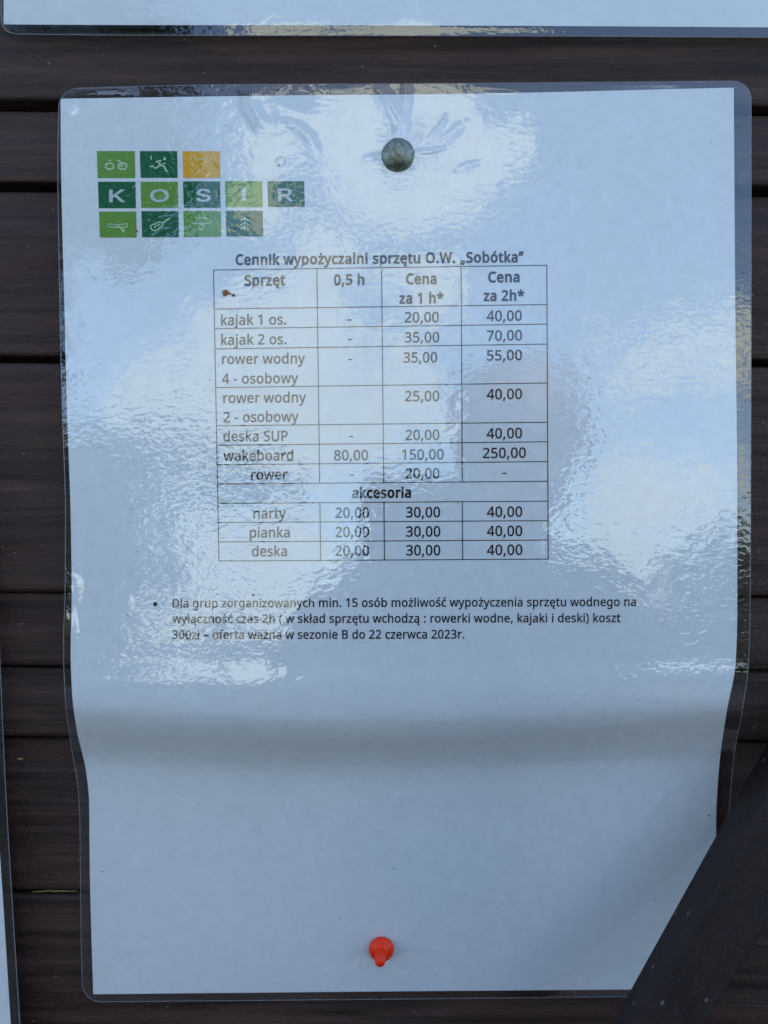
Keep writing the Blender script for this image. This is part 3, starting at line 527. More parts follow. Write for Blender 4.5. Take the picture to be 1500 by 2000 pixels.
# relief of the film near the nail: bubbles, folds (path, half width px, height mm)
FOLDS = [([(484, 180), (494, 215), (512, 240), (535, 246)], 13, .20), ([(545, 236), (580, 247), (604, 268), (620, 296)], 10, .20),
         ([(500, 195), (540, 205), (590, 225), (615, 260)], 24, .12),
         ([(742, 176), (765, 205), (782, 240), (778, 270)], 12, .30), ([(793, 160), (792, 200), (786, 235)], 9, .22),
         ([(812, 297), (840, 296), (866, 288)], 5, .14), ([(712, 309), (735, 306), (748, 300)], 5, .10),
         ([(835, 272), (862, 245), (870, 228)], 6, .09), ([(830, 290), (880, 262), (905, 240)], 10, .07),
         ([(560, 165), (540, 178)], 8, .12), ([(478, 178), (520, 184)], 7, .14), ([(890, 330), (930, 318)], 6, .06),
         ([(133, 1120), (150, 1135), (146, 1170)], 7, .12), ([(255, 1165), (250, 1185)], 4, .07), ([(138, 1190), (143, 1245)], 6, .15),
         ([(150, 178), (230, 174), (262, 180)], 9, .10), ([(1180, 166), (1290, 163), (1330, 168)], 8, .10), ([(1446, 250), (1452, 310), (1448, 350)], 7, .08), ([(1452, 520), (1449, 580)], 6, .06), ([(1450, 830), (1454, 900)], 7, .06), ([(700, 172), (640, 176)], 6, .07), ([(930, 170), (1010, 174)], 7, .05), ([(1350, 190), (1420, 230)], 12, .04),
         ([(240, 380), (255, 360), (300, 340)], 8, .02), ([(133, 222), (150, 210)], 6, .10)]
FOLDS_A = []
for path, wd, hh in FOLDS:
    dens = []
    for a, b in zip(path[:-1], path[1:]):
        for k in range(8):
            dens.append((a[0] + (b[0] - a[0]) * k / 8, a[1] + (b[1] - a[1]) * k / 8))
    dens.append(path[-1])
    d_ = np.array(dens)
    FOLDS_A.append((d_, wd, hh * 3.0, d_[:, 0].min() - 3 * wd, d_[:, 0].max() + 3 * wd, d_[:, 1].min() - 3 * wd, d_[:, 1].max() + 3 * wd))
def relief(px, py):
    r = 0
    for d_, wd, hh, xa, xb, ya, yb in FOLDS_A:
        if xa < px < xb and ya < py < yb:
            q = np.sqrt(((d_ - (px, py)) ** 2).sum(1))
            k = int(q.argmin())
            taper = math.sin(math.pi * (0.12 + 0.76 * k / (len(d_) - 1)))
            r += hh * taper * math.exp(-(q[k] / wd) ** 2)
    r2 = math.hypot(px - 777, py - 305) / 40
    if r2 < 3:
        r -= 0.25 * math.exp(-r2 * r2)
    return r

def tvals(n, dense):
    """0..1 with extra rows near both ends and in the dense span"""
    return sorted(set([i / n for i in range(n + 1)] + [v for v in dense if 0 <= v <= 1]))

def sheet_mesh(L, R, top, bot, rows, cols, lift, rad=0, rel=True):
    vs, uv = [], []
    for t_ in rows:
        for s_ in cols:
            py0 = top(750) * (1 - t_) + bot(750) * t_
            xl, xr = interp(L, py0), interp(R, py0)
            if rad:
                dd = min((py0 - top(750)), (bot(750) - py0))
                if dd < rad:
                    ins = rad - math.sqrt(max(0, rad * rad - (rad - dd) ** 2))
                    xl += ins; xr -= ins
            px = xl * (1 - s_) + xr * s_
            py = top(px) * (1 - t_) + bot(px) * t_
            vs.append(SH(px, py, lift + (relief(px, py) if rel else 0)))
    return vs, grid_faces(len(rows), len(cols))

corner = [0.0004, 0.001, 0.002, 0.0035, 0.005, 0.0075, 0.010, 0.0125, 0.015, 0.0175, 0.02]
rowsF = tvals(260, corner + [1 - c_ for c_ in corner] + [i * 0.0014 for i in range(110)])
colsF = tvals(260, [0.001, 0.002] + [0.26 + i * 0.002 for i in range(170)])
rowsP, colsP = tvals(120, []), tvals(60, [])
obj('paper', *sheet_mesh(PL, PR, ptop, pbot, rowsP, colsP, 0.0, rel=False), M_PAPER, notice)
film = obj('laminate_film', *sheet_mesh(FL, FR, ftop, fbot, rowsF, colsF, 0.30, 36), M_FILM, notice)
obj('laminate_back', *sheet_mesh(FL, FR, ftop, fbot, tvals(120, corner + [1 - c_ for c_ in corner]), tvals(60, []), -0.12, 36, rel=False), M_BACK, notice)

def rim(L, R, top, bot, lift, rad, r, parent, surf=SH, mtl=None, n=150):
    pts = []
    def P(t_, side):
        py0 = top(750) * (1 - t_) + bot(750) * t_
        x_ = interp(L if side == 0 else R, py0)
        dd = min((py0 - top(750)), (bot(750) - py0))
        if dd < rad:
            ins = rad - math.sqrt(max(0, rad * rad - (rad - dd) ** 2))
            x_ += ins if side == 0 else -ins
        return (x_, top(x_) * (1 - t_) + bot(x_) * t_)
    ts = tvals(n, corner + [1 - c_ for c_ in corner])
    left = [P(q, 0) for q in ts]
    right = [P(q, 1) for q in ts]
    a, b = left[-1], right[-1]
    bt = [(a[0] + (b[0] - a[0]) * k / 60, 0) for k in range(1, 60)]
    bt = [(x_, bot(x_)) for x_, _ in bt]
    a, b = right[0], left[0]
    tp = [(a[0] + (b[0] - a[0]) * k / 60, 0) for k in range(1, 60)]
    tp = [(x_, top(x_)) for x_, _ in tp]
    loop = left + bt + right[::-1] + tp
    P3 = [surf(x_, y_, lift) for x_, y_ in loop]
    vs, fs = [], []
    N_ = len(P3)
    for i in range(N_):
        tg = (P3[(i + 1) % N_] - P3[i - 1]).normalized()
        s_ = tg.cross(FWD).normalized()
        for a in range(6):
            vs.append(P3[i] + (s_ * math.cos(a * math.pi / 3) - FWD * math.sin(a * math.pi / 3)) * r)
    for i in range(N_):
        for a in range(6):
            j = (i + 1) % N_
            fs.append((i * 6 + a, i * 6 + (a + 1) % 6, j * 6 + (a + 1) % 6, j * 6 + a))
    return obj('laminate_edge', vs, fs, mtl or M_EDGE, parent)
rim(FL, FR, ftop, fbot, 0.1, 36, 0.00015, notice)

# ---- print
INK = 0.07
def flat(name, polys, material, parent, surf=SH, lift=INK, label=None, sub=26):
    """polys: list of (points, triangles) in photo pixels, laid on the sheet"""
    vs, fs = [], []
    for pts, tris in polys:
        o_ = len(vs)
        vs += [surf(x_, y_, lift) for x_, y_ in pts]
        fs += [tuple(o_ + k for k in f_) for f_ in tris]
    return obj(name, vs, fs, material, parent, smooth=False, label=label)

def inside(p, poly):
    c_ = False
    n = len(poly)
    for i in range(n):
        a, b = poly[i], poly[i - 1]
        if (a[1] > p[1]) != (b[1] > p[1]) and p[0] < (b[0] - a[0]) * (p[1] - a[1]) / (b[1] - a[1]) + a[0]:
            c_ = not c_
    return c_
def area(l):
    return sum(l[i - 1][0] * l[i][1] - l[i][0] * l[i - 1][1] for i in range(len(l))) / 2
def offset(l, d):
    """outward for d > 0 (loop made counter-clockwise first)"""
    out = []
    n = len(l)
    for i in range(n):
        a, b, c_ = l[i - 1], l[i], l[(i + 1) % n]
        e1 = Vector((b[0] - a[0], b[1] - a[1])).normalized()
        e2 = Vector((c_[0] - b[0], c_[1] - b[1])).normalized()
        n1 = Vector((e1.y, -e1.x)); n2 = Vector((e2.y, -e2.x))
        m_ = (n1 + n2)
        k = m_.length
        m_ = n1 if k < 0.3 else m_ / k / max(0.5, k / 2)
        out.append((b[0] + m_.x * d, b[1] + m_.y * d))
    return out
GCACHE = {}
def glyph(ch, table, bold, tabname):
    key = (ch, bold, tabname)
    if key in GCACHE:
        return GCACHE[key]
    adv, loops = table[ch]
    ls = [[(l[i], l[i + 1]) for i in range(0, len(l), 2)] for l in loops]
    def tidy(l):     # contour points closer than 9 units become one
        out = []
        for p in l:
            if out and math.hypot(p[0] - out[-1][0], p[1] - out[-1][1]) < 9:
                out[-1] = ((p[0] + out[-1][0]) / 2, (p[1] + out[-1][1]) / 2)
            else:
                out.append(p)
        return out
    ls = [tidy(l) for l in ls]
    holes = [any(k != j and all(inside(p, ls[k]) for p in ls[j]) for k in range(len(ls))) for j in range(len(ls))]
    ls = [l if area(l) > 0 else l[::-1] for l in ls]
    if bold:
        ls = [offset(l, -bold if holes[j] else bold) for j, l in enumerate(ls)]
    parts = []
    for j, l in enumerate(ls):
        if holes[j]:
            continue
        grp = [l] + [ls[k][::-1] for k in range(len(ls)) if holes[k] and inside(ls[k][0], l)]
        tris = tessellate_polygon([[Vector((x_, y_, 0)) for x_, y_ in q] for q in grp])
        pts = [p for q in grp for p in q]
        parts.append((pts, tris))
    GCACHE[key] = (adv + 2 * bold * 0.6, parts)
    return GCACHE[key]

def text(s, xl, xr, yl, yr, cap, bold=0, table=None, tabname='n'):
    """string between xl and xr, baseline from yl to yr, cap height in px"""
    table = table or GLYPHS
    gs = [glyph(c_, table, bold, tabname) for c_ in s]
    adv = sum(g_[0] for g_ in gs)
    xs = [0]
    for g_ in gs:
        xs.append(xs[-1] + g_[0])
    allx = [xs[i] + p[0] for i, g_ in enumerate(gs) for pt, _ in g_[1] for p in pt]
    mn, mx = min(allx), max(allx)
    kx = (xr - xl) / (mx - mn)
    ky = cap / 573.0
    out = []
    for i, g_ in enumerate(gs):
        for pts, tris in g_[1]:
            q = []
            for (x_, y_) in pts:
                X = xl + (xs[i] + x_ - mn) * kx
                f_ = (X - xl) / max(1, xr - xl)
                q.append((X, yl + (yr - yl) * f_ - y_ * ky))
            out.append((q, tris))
    return out

def words(name, material, parent, *a, **k):
    return flat(name, text(*a, **k), material, parent)

def hyphen(x0, x1, y, th=2.4):
    return [([(x0, y - th / 2), (x1, y - th / 2), (x1, y + th / 2), (x0, y + th / 2)], [(0, 1, 2, 3)])]

B1 = 32
words('title_text', M_INK, notice, 'Cennik wypożyczalni sprzętu O.W. „Sobótka”', 460, 1023, 517, 511.5, 19.5, B1)
table = obj('table_grid', [], [], M_LINE, notice) if False else None
def strip(a, b, w_, n=14):
    pts, tris = [], []
    dx, dy = b[0] - a[0], b[1] - a[1]
    L_ = math.hypot(dx, dy)
    nx_, ny_ = -dy / L_ * w_ / 2, dx / L_ * w_ / 2
    for i in range(n + 1):
        x_, y_ = a[0] + dx * i / n, a[1] + dy * i / n
        pts += [(x_ + nx_, y_ + ny_), (x_ - nx_, y_ - ny_)]
    for i in range(n):
        tris.append((2 * i, 2 * i + 1, 2 * i + 3, 2 * i + 2))
    return (pts, tris)
XL = [(527, 417), (1095.6, 427.6)]; XR = [(518, 1068), (1092, 1070.8)]
rows_ = [(527.3, 518), (603.5, 594.8), (642, 633), (681.4, 672), (757, 748), (831.7, 824.6), (869.8, 862.8), (907.7, 901.5), (945.4, 939.9), (983.1, 978.8), (1020.5, 1016.9), (1058.4, 1054.7), (1095.6, 1092)]
def vx(ab, y): return ab[0][1] + (ab[1][1] - ab[0][1]) * (y - ab[0][0]) / (ab[1][0] - ab[0][0])
C2 = [(525, 619), (1094.7, 626.2)]; C3 = [(523, 745.3), (1094, 751)]; C4 = [(521, 900.8), (1093, 903.6)]
def yon(r, x_): return r[0] + (r[1] - r[0]) * (x_ - 422) / (1069 - 422)
LWD = 1.7
gl = []
for r in rows_:
    gl.append(strip((vx(XL, r[0]), r[0]), (vx(XR, r[1]), r[1]), LWD))
gl2 = []
for cc_ in (XL, XR):
    gl2.append(strip((cc_[0][1], yon(rows_[0], cc_[0][1])), (cc_[1][1], yon(rows_[-1], cc_[1][1])), LWD, 20))
for cc_ in (C2, C3, C4):
    for (ra, rb) in ((0, 8), (9, 12)):
        ya, yb = yon(rows_[ra], cc_[0][1]), yon(rows_[rb], cc_[1][1])
        gl2.append(strip((vx(cc_, ya), ya), (vx(cc_, yb), yb), LWD, 16))
flat('table_rules', gl, M_LINE, notice, lift=INK)
flat('table_rules', gl2, M_LINE, notice, lift=INK + 0.015)
cells = [
    ('Sprzęt', 477.5, 557, 557.5, 556.5, 1), ('0,5 h', 652, 711.7, 556.5, 555.5, 1), ('Cena', 793, 852.6, 554.5, 554, 1), ('za 1 h*', 780, 866.6, 592.5, 591.5, 1),
    ('Cena', 953.5, 1015, 551, 550.3, 1), ('za 2h*', 944.6, 1024, 587.5, 586.7, 1),
    ('kajak 1 os.', 431.7, 559, 635, 633.5, 0), ('20,00', 790.6, 857, 629.5, 629, 0), ('40,00', 950.6, 1019, 627, 626, 0),
    ('kajak 2 os.', 432, 559.5, 673.5, 672, 0), ('35,00', 790.6, 858, 668.5, 668, 0), ('70,00', 951, 1019.5, 665.5, 664.5, 0),
    ('rower wodny', 433.6, 596, 711, 709.5, 0), ('35,00', 788, 854, 708, 707.5, 0), ('55,00', 951, 1019.5, 704, 703, 0),
    ('4 - osobowy', 433.6, 582.5, 749.5, 748, 0),
    ('rower wodny', 436, 598, 787, 785.5, 0), ('25,00', 791, 858, 783.5, 783, 0), ('40,00', 950.6, 1019.5, 780, 779, 0),
    ('2 - osobowy', 436.4, 583.4, 824.5, 823, 0),
    ('deska SUP', 436, 562, 862, 861, 0), ('20,00', 792, 858, 859.5, 859, 0), ('40,00', 950.6, 1019.5, 856.5, 855.5, 0),
    ('wakeboard', 436.4, 572.7, 900, 899, 0), ('80,00', 652.5, 719, 899, 898.5, 0), ('150,00', 785, 866.6, 897.7, 897, 0), ('250,00', 943, 1027, 894.7, 893.8, 0),
    ('rower', 490.5, 561.5, 937, 936, 0), ('20,00', 792, 858.5, 934.7, 934, 0),
    ('akcesoria', 687.5, 803, 972.5, 971.5, 1),
    ('narty', 495, 558.7, 1012.5, 1012, 0), ('20,00', 655, 721, 1011.3, 1011, 0), ('30,00', 793, 859.6, 1010.4, 1010, 0), ('40,00', 951, 1020, 1009.4, 1009, 0),
    ('pianka', 487.7, 566, 1050, 1049.5, 0), ('20,00', 655, 721, 1049, 1048.5, 0), ('30,00', 793.3, 860, 1048, 1047.6, 0), ('40,00', 951, 1020, 1047, 1046.7, 0),
    ('deska', 492, 560.5, 1086.5, 1086, 0), ('20,00', 655, 721, 1085.5, 1085, 0), ('30,00', 793.3, 860, 1084.7, 1084.5, 0), ('40,00', 951, 1020.3, 1084, 1083.5, 0)]
for s_, xl, xr, yl, yr, bd in cells:
    words('table_text', M_INK, notice, s_, xl, xr, yl, yr, 19.6, B1 if bd else 14)
for x0, x1, y in ((679, 686.5, 624.8), (679.5, 687, 663.2), (680, 688, 702.3), (682, 690, 852.8), (683.5, 691, 928), (980.5, 989, 924.5)):
    flat('table_text', hyphen(x0, x1, y), M_INK, notice)
for s_, xl, xr, yl, yr in (('Dla grup zorganizowanych min. 15 osób możliwość wypożyczenia sprzętu wodnego na', 336.8, 1242.3, 1186.5, 1183.5),
                           ('wyłączność czas 2h ( w skład sprzętu wchodzą : rowerki wodne, kajaki i deski) koszt', 336.5, 1212, 1217, 1215),
                           ('300zł – oferta ważna w sezonie B do 22 czerwca 2023r.', 336.5, 907, 1248, 1247)):
    words('paragraph_text', M_INK, notice, s_, xl, xr, yl, yr, 16.6, 15)
def disc(x_, y_, r, n=18, wob=0.0, sx=1.0):
    return ([(x_ + sx * r * (1 + wob * noise.noise(Vector((math.cos(a) * 1.5 + x_, math.sin(a) * 1.5, y_)))) * math.cos(a), y_ + r * (1 + wob * noise.noise(Vector((math.cos(a) * 1.5, math.sin(a) * 1.5 + 7, x_)))) * math.sin(a)) for a in [2 * math.pi * k / n for k in range(n)]], [tuple(range(n))])
flat('bullet_dot', [disc(303.3, 1180, 4.3)], M_INK, notice)

# logo tiles
tiles = [[(189, 264.3, 295, 347.7, 'L'), (273, 347, 295, 347.2, 'D'), (356.5, 430.3, 295.3, 347.3, 'O')],
         [(191.3, 265.5, 354.8, 406.6, 'D'), (274.3, 348.3, 354.8, 405.8, 'L'), (357.3, 430.8, 354.2, 405.7, 'D'), (439.2, 513, 353.8, 404.6, 'L'), (522, 595.2, 353.8, 404, 'D')],
         [(193.3, 267, 413.1, 463.8, 'L'), (276, 349.6, 412.3, 463.2, 'D'), (358, 432.3, 412, 462.8, 'L'), (440.7, 514, 411.7, 461.8, 'D')]]
TM = {'L': M_LGREEN, 'D': M_DGREEN, 'O': M_OCHRE}
made = {}
for ri, row in enumerate(tiles):
    for ci, (x0, x1, y0, y1, kd) in enumerate(row):
        pts = [(x0, y0), (x1 - 1, y0), (x1, y1), (x0 + 1.6, y1)]
        g_, f_ = [], []
        for i in range(5):
            for j in range(5):
                u_, v_ = j / 4, i / 4
                a = [pts[0][k] * (1 - u_) + pts[1][k] * u_ for k in (0, 1)]
                b = [pts[3][k] * (1 - u_) + pts[2][k] * u_ for k in (0, 1)]
                g_.append((a[0] * (1 - v_) + b[0] * v_, a[1] * (1 - v_) + b[1] * v_))
        made[ri, ci] = flat('logo_tile', [(g_, grid_faces(5, 5))], TM[kd], notice,
                            label={'L': 'leaf green logo tile', 'D': 'dark green logo tile', 'O': 'ochre yellow logo tile'}[kd])
IC = INK + 0.045
for ci, (ch, x0, x1) in enumerate((('K', 213, 244.5), ('O', 293, 330), ('S', 382.5, 412), ('I', 471.5, 479.5), ('R', 543, 572))):
    flat('tile_letter', text(ch, x0, x1, 394.5 - ci * .6, 394 - ci * .6, 26.5 * 573 / 573 * 0.99, 15, LOGO_GLYPHS, 'i') if ch != 'I' else
         [([(471.5, 367), (480, 367), (480.3, 392), (472, 392)], [(0, 1, 2, 3)])], M_WHITEINK, made[1, ci], lift=IC)
def stroke(pts, w_=2.2, closed=False):
    w_ = w_ * 1.18
    """joined ribbon through pts"""
    if closed:
        pts = pts + [pts[0]]
    ps, fs = [], []
    n = len(pts)
    for i, p in enumerate(pts):
        a = pts[max(0, i - 1)] if not (closed and i == 0) else pts[-2]
        b = pts[min(n - 1, i + 1)] if not (closed and i == n - 1) else pts[1]
        dx, dy = b[0] - a[0], b[1] - a[1]
        L_ = math.hypot(dx, dy) or 1
        ps += [(p[0] - dy / L_ * w_ / 2, p[1] + dx / L_ * w_ / 2), (p[0] + dy / L_ * w_ / 2, p[1] - dx / L_ * w_ / 2)]
    for i in range(n - 1):
        fs.append((2 * i, 2 * i + 1, 2 * i + 3, 2 * i + 2))
    return (ps, fs)
def Z(pts, ox, oy, k):   # from zoomed reading to photo pixels
    return [(ox + x_ / k, oy + y_ / k) for x_, y_ in pts]
K1 = 1500 / 260
def zz(p): return Z(p, 180, 280, K1)
def arc(cx, cy, rx, ry, a0=0, a1=360, n=20):
    return [(cx + rx * math.cos(math.radians(a0 + (a1 - a0) * i / n)), cy + ry * math.sin(math.radians(a0 + (a1 - a0) * i / n))) for i in range(n + 1)]
icons = {
    (0, 0): [stroke(zz(arc(197, 257, 46, 35)), 2.6), stroke(zz(arc(342, 257, 48, 36)), 2.6), stroke(zz([(180, 190), (215, 190)]), 1.6), stroke(zz([(278, 192), (305, 195), (318, 215), (342, 248)]), 2.6), stroke(zz([(300, 235), (330, 262), (350, 262)]), 1.8)],
    (0, 1): [disc(*zz([(816, 174)])[0], 2.8), stroke(zz([(650, 262), (680, 255), (715, 282), (750, 258), (770, 225)]), 2.4), stroke(zz([(715, 205), (785, 190), (760, 222), (715, 205)]), 2.2), stroke(zz([(755, 225), (775, 250), (815, 262), (832, 312), (856, 308)]), 2.6), stroke(zz([(790, 232), (830, 226)]), 2.0), stroke(zz([(664, 140), (668, 185)]), 1.8)],
    (0, 2): [stroke(Z([(170, 165), (200, 200), (240, 170), (270, 190), (300, 160)], 350, 280, K1), 1.8)],
    (2, 0): [stroke(zz([(178, 908), (238, 912), (285, 918), (340, 912), (400, 905), (395, 938), (360, 948), (215, 945), (185, 935)]), 1.7, True), stroke(zz([(238, 908), (290, 930), (345, 975)]), 1.9), stroke(zz([(338, 972), (365, 992)]), 3.6)],
    (2, 1): [stroke(zz([(660, 955), (658, 930), (685, 912), (720, 908), (735, 890), (770, 885), (795, 900), (795, 930), (765, 945), (745, 970), (715, 982), (680, 978)]), 1.9, True), stroke(zz([(790, 898), (870, 850)]), 2.2), disc(*zz([(710, 942)])[0], 1.8), stroke(zz([(735, 930), (765, 905)]), 1.4)],
    (2, 2): [stroke(Z([(185, 860), (215, 842), (260, 838), (310, 845), (345, 865), (370, 885)], 350, 280, K1), 1.7), stroke(Z([(140, 870), (150, 900), (240, 905), (330, 900), (370, 885)], 350, 280, K1), 1.7), stroke(Z([(180, 815), (192, 860)], 350, 280, K1), 1.5), stroke(Z([(240, 880), (235, 920), (260, 925), (275, 905)], 350, 280, K1), 1.5), stroke(Z([(215, 935), (235, 970), (265, 972), (275, 945), (280, 910)], 350, 280, K1), 1.6)],
    (2, 3): [stroke(Z([(738, 835), (738, 978)], 350, 280, K1), 1.9)] + [stroke(Z([(690, 878 + k), (738, 840 + k), (785, 878 + k)], 350, 280, K1), 1.9) for k in (0, 45, 92)],
}
for key, polys in icons.items():
    flat('tile_icon', polys, M_PALE, made[key], lift=IC)
# dirt on and under the film
FS = 0.40
for x_, y_, r_, mt in ((440, 571, 5.6, M_RUST), (456, 576.5, 2.6, M_RUST), (449, 573, 2.0, M_RUST), (266.5, 452, 2.3, M_RUST), (459.5, 447, 1.9, M_GREY), (452, 447, 1.0, M_GREY), (770, 1697, 1.7, M_SMEAR), (1385, 1593, 1.6, M_GREY),
                       (495, 1162, 2.2, M_GREY), (1278, 1756, 1.2, M_GREY), (545, 323, 1.3, M_GREY), (250, 1200, 1.5, M_GREY), (1150, 738, 1.2, M_GREY), (605, 40, 1.0, M_GREY), (200, 1702, 1.3, M_GREY)):
    if y_ > 100:
        flat('dirt_spot', [disc(x_, y_, r_, 12, 0.9, 1.25)], mt, notice, lift=FS)
rr = arc(549, 313.5, 9, 8, 100, 420, 20)
flat('bubble_outline', [stroke(rr, 0.7)], M_SMEAR, notice, lift=FS)
random.seed(8)
def tiny(n, x0, x1, y0, y1, nm):
    ps = []
    for k in range(n):
        x_, y_ = random.uniform(x0, x1), random.uniform(y0, y1)
        a = random.uniform(0, 3.14); L_ = random.uniform(1.5, 5)
        ps.append(stroke([(x_, y_), (x_ + L_ * math.cos(a), y_ + L_ * math.sin(a))], random.uniform(.3, .7)))
    o = flat(nm, ps, M_GREY, notice, lift=FS)
    o['kind'] = 'stuff'
tiny(150, 150, 1390, 210, 1900, 'dust_specks')

# ------------------------------------------------------------------ nail and push pin
nail = thing('dome_nail', 'grey metal dome headed nail through the top of the laminated price list', 'nail', SH(777, 303))
ax = (CAM + RT * 0.0 - SH(777, 303)).normalized() * 0.35 + WN
base = SH(777, 305, -0.3)
R_ = 0.00520
prof = [(R_ * .96, 0.0), (R_ * 1.0, 0.0003)] + [(R_ * math.cos(a), 0.0004 + 0.0030 * math.sin(a)) for a in [math.pi / 2 * k / 12 for k in range(1, 11)]] + [(R_ * .12, 0.00345), (R_ * .03, 0.0035)]
hv, hf = lathe(prof, base, ax, 48, lambda a, k: 0.018 * math.sin(2 * a + 1) + 0.012 * math.sin(5 * a))
obj('nail_head', hv, hf, M_ZINC, nail)
sv, sf = lathe([(0.0013, 0.0), (0.0013, -0.02), (0.0002, -0.024)], base, WN, 16)
obj('nail_shank', sv, sf, M_ZINC, nail)

pin = thing('push_pin', 'orange red plastic push pin near the bottom of the laminated price list', 'push pin', SH(745, 1852))
pb = SH(745, 1852, 0.30)
r0 = 0.00425
prof = [(r0 * .90, 0.0), (r0, 0.0004), (r0 * .985, 0.0010), (r0 * .90, 0.0016), (r0 * .74, 0.00215), (r0 * .55, 0.0025), (r0 * .42, 0.0028), (r0 * .36, 0.0034)]
pv, pf = lathe(prof, pb, WN, 40)
obj('pin_collar', pv, pf, M_RED, pin)
ga = (WN * 1.0 - RT * 0.06 + WU * 0.0).normalized()
prof = [(r0 * .46, 0.0024), (r0 * .42, 0.0034), (r0 * .41, 0.0052), (r0 * .42, 0.0068), (r0 * .37, 0.0076), (r0 * .22, 0.0081), (r0 * .03, 0.0082)]
pv, pf = lathe(prof, pb, ga, 32)
obj('pin_grip', pv, pf, M_RED, pin)
pv, pf = lathe([(0.0005, 0.0004), (0.0005, -0.009), (0.0001, -0.011)], pb, WN, 12)
obj('pin_needle', pv, pf, M_STEEL, pin)

# ------------------------------------------------------------------ neighbouring notices
def flatsheet(corners, d, nr=24, nc=40, lift=0.0, bulge=0.0):
    """bilinear sheet through four corners (tl, tr, br, bl) in photo pixels on depth function d"""
    vs = []
    for i in range(nr):
        for j in range(nc):
            u_, v_ = j / (nc - 1), i / (nr - 1)
            a = [corners[0][k] * (1 - u_) + corners[1][k] * u_ for k in (0, 1)]
            b = [corners[3][k] * (1 - u_) + corners[2][k] * u_ for k in (0, 1)]
            x_, y_ = a[0] * (1 - v_) + b[0] * v_, a[1] * (1 - v_) + b[1] * v_
            vs.append(W(x_, y_, d(x_, y_) - lift))
    return vs, grid_faces(nr, nc)
def rounded_sheet(L, R, top, bot, d, lift, rad, nr=90, nc=60):
    vs = []
    span = bot(0) - top(0)
    ts = tvals(nr, [k * rad / span / 10 for k in range(11)] + [1 - k * rad / span / 10 for k in range(11)])
    for t_ in ts:
        for j in range(nc + 1):
            s_ = j / nc
            py0 = top(0) * (1 - t_) + bot(0) * t_
            xl, xr = L(py0), R(py0)
            dd = min(py0 - top(0), bot(0) - py0)
            if dd < rad:
                ins = rad - math.sqrt(max(0, rad * rad - (rad - dd) ** 2)); xl += ins; xr -= ins
            px = xl * (1 - s_) + xr * s_
            py = top(px) * (1 - t_) + bot(px) * t_
            vs.append(W(px, py, d(px, py) - lift))
    return vs, grid_faces(len(ts), nc + 1)
def edge_loop(vs, nc, r, parent):
    """thin sealed rim round a sheet grid"""
    nr = len(vs) // nc
    loop = [vs[j] for j in range(nc)] + [vs[i * nc + nc - 1] for i in range(1, nr)] + [vs[(nr - 1) * nc + j] for j in range(nc - 2, -1, -1)] + [vs[i * nc] for i in range(nr - 2, 0, -1)]
    N_ = len(loop); ev, ef = [], []
    for i in range(N_):
        tg = (loop[(i + 1) % N_] - loop[i - 1]).normalized()
        s_ = tg.cross(FWD).normalized()
        for a in range(6):
            ev.append(loop[i] + (s_ * math.cos(a * math.pi / 3) - FWD * math.sin(a * math.pi / 3)) * r)
    for i in range(N_):
        for a in range(6):
            j = (i + 1) % N_
            ef.append((i * 6 + a, i * 6 + (a + 1) % 6, j * 6 + (a + 1) % 6, j * 6 + a))
    obj('laminate_edge', ev, ef, M_EDGE, parent)

# above: landscape sheet whose lower edge hangs into view
top_n = thing('laminated_notice', 'lower edge of a blank laminated sheet hanging across the top of the wall', 'notice', W(700, 60, 241), 'laminated sheets beside the price list')
def d_top(px, py): return 241.3 + 0.35 * math.sin(px / 190 + 1) - 0.0030 * (60 - py) + (0.15 * math.exp(-((py - 70) / 14.) ** 2))
tb = lambda x_: interp([(-300, 60), (0, 66), (300, 69), (900, 70), (1500, 73), (1900, 75)], x_)
pbm = lambda x_: interp([(-300, 44), (0, 47.5), (300, 49), (900, 50), (1500, 53.5), (1900, 56)], x_)
vs, fs = rounded_sheet(lambda y: 2, lambda y: 1880, lambda x: -1330, tb, d_top, 0.3, 30, 90, 110)
obj('laminate_film', vs, fs, M_FILM, top_n)
edge_loop(vs, 111, 0.00018, top_n)
vs, fs = rounded_sheet(lambda y: 2, lambda y: 1880, lambda x: -1330, tb, d_top, -0.12, 30, 40, 60)
obj('laminate_back', vs, fs, M_BACK, top_n)
vs, fs = rounded_sheet(lambda y: 7 - (y - 40) * 0.004, lambda y: 1860, lambda x: -1310, pbm, d_top, 0.0, 0.01, 60, 60)
obj('paper', vs, fs, M_PAPER, top_n)

# left: only the right hand margin of another sheet is in view
left_n = thing('laminated_notice', 'edge of a laminated pale blue sheet slipping in at the lower left corner', 'notice', W(-300, 2300, 252), 'laminated sheets beside the price list')
def d_left(px, py): return 252.5 + 0.004 * (py - 1600) * 0.4 - 1.2 * math.exp(-((px + 500) / 300.) ** 2)
lR = lambda y: interp([(900, -14), (1290, 0), (1500, 9), (1700, 20), (2000, 39), (2400, 66)], y)
lP = lambda y: interp([(900, -40), (1290, -24), (1500, -13), (1700, 2), (2000, 21), (2400, 48)], y)
vs, fs = rounded_sheet(lambda y: lR(y) - 1270, lR, lambda x: 700, lambda x: 2480, d_left, 0.3, 34, 120, 40)
obj('laminate_film', vs, fs, M_FILM, left_n)
edge_loop(vs, 41, 0.00018, left_n)
vs, fs = rounded_sheet(lambda y: lR(y) - 1270, lR, lambda x: 700, lambda x: 2480, d_left, -0.12, 34, 60, 30)
obj('laminate_back', vs, fs, M_BACK, left_n)
vs, fs = rounded_sheet(lambda y: lP(y) - 1220, lP, lambda x: 720, lambda x: 2460, d_left, 0.0, 0.01, 60, 30)
obj('paper', vs, fs, M_PAPER, left_n)

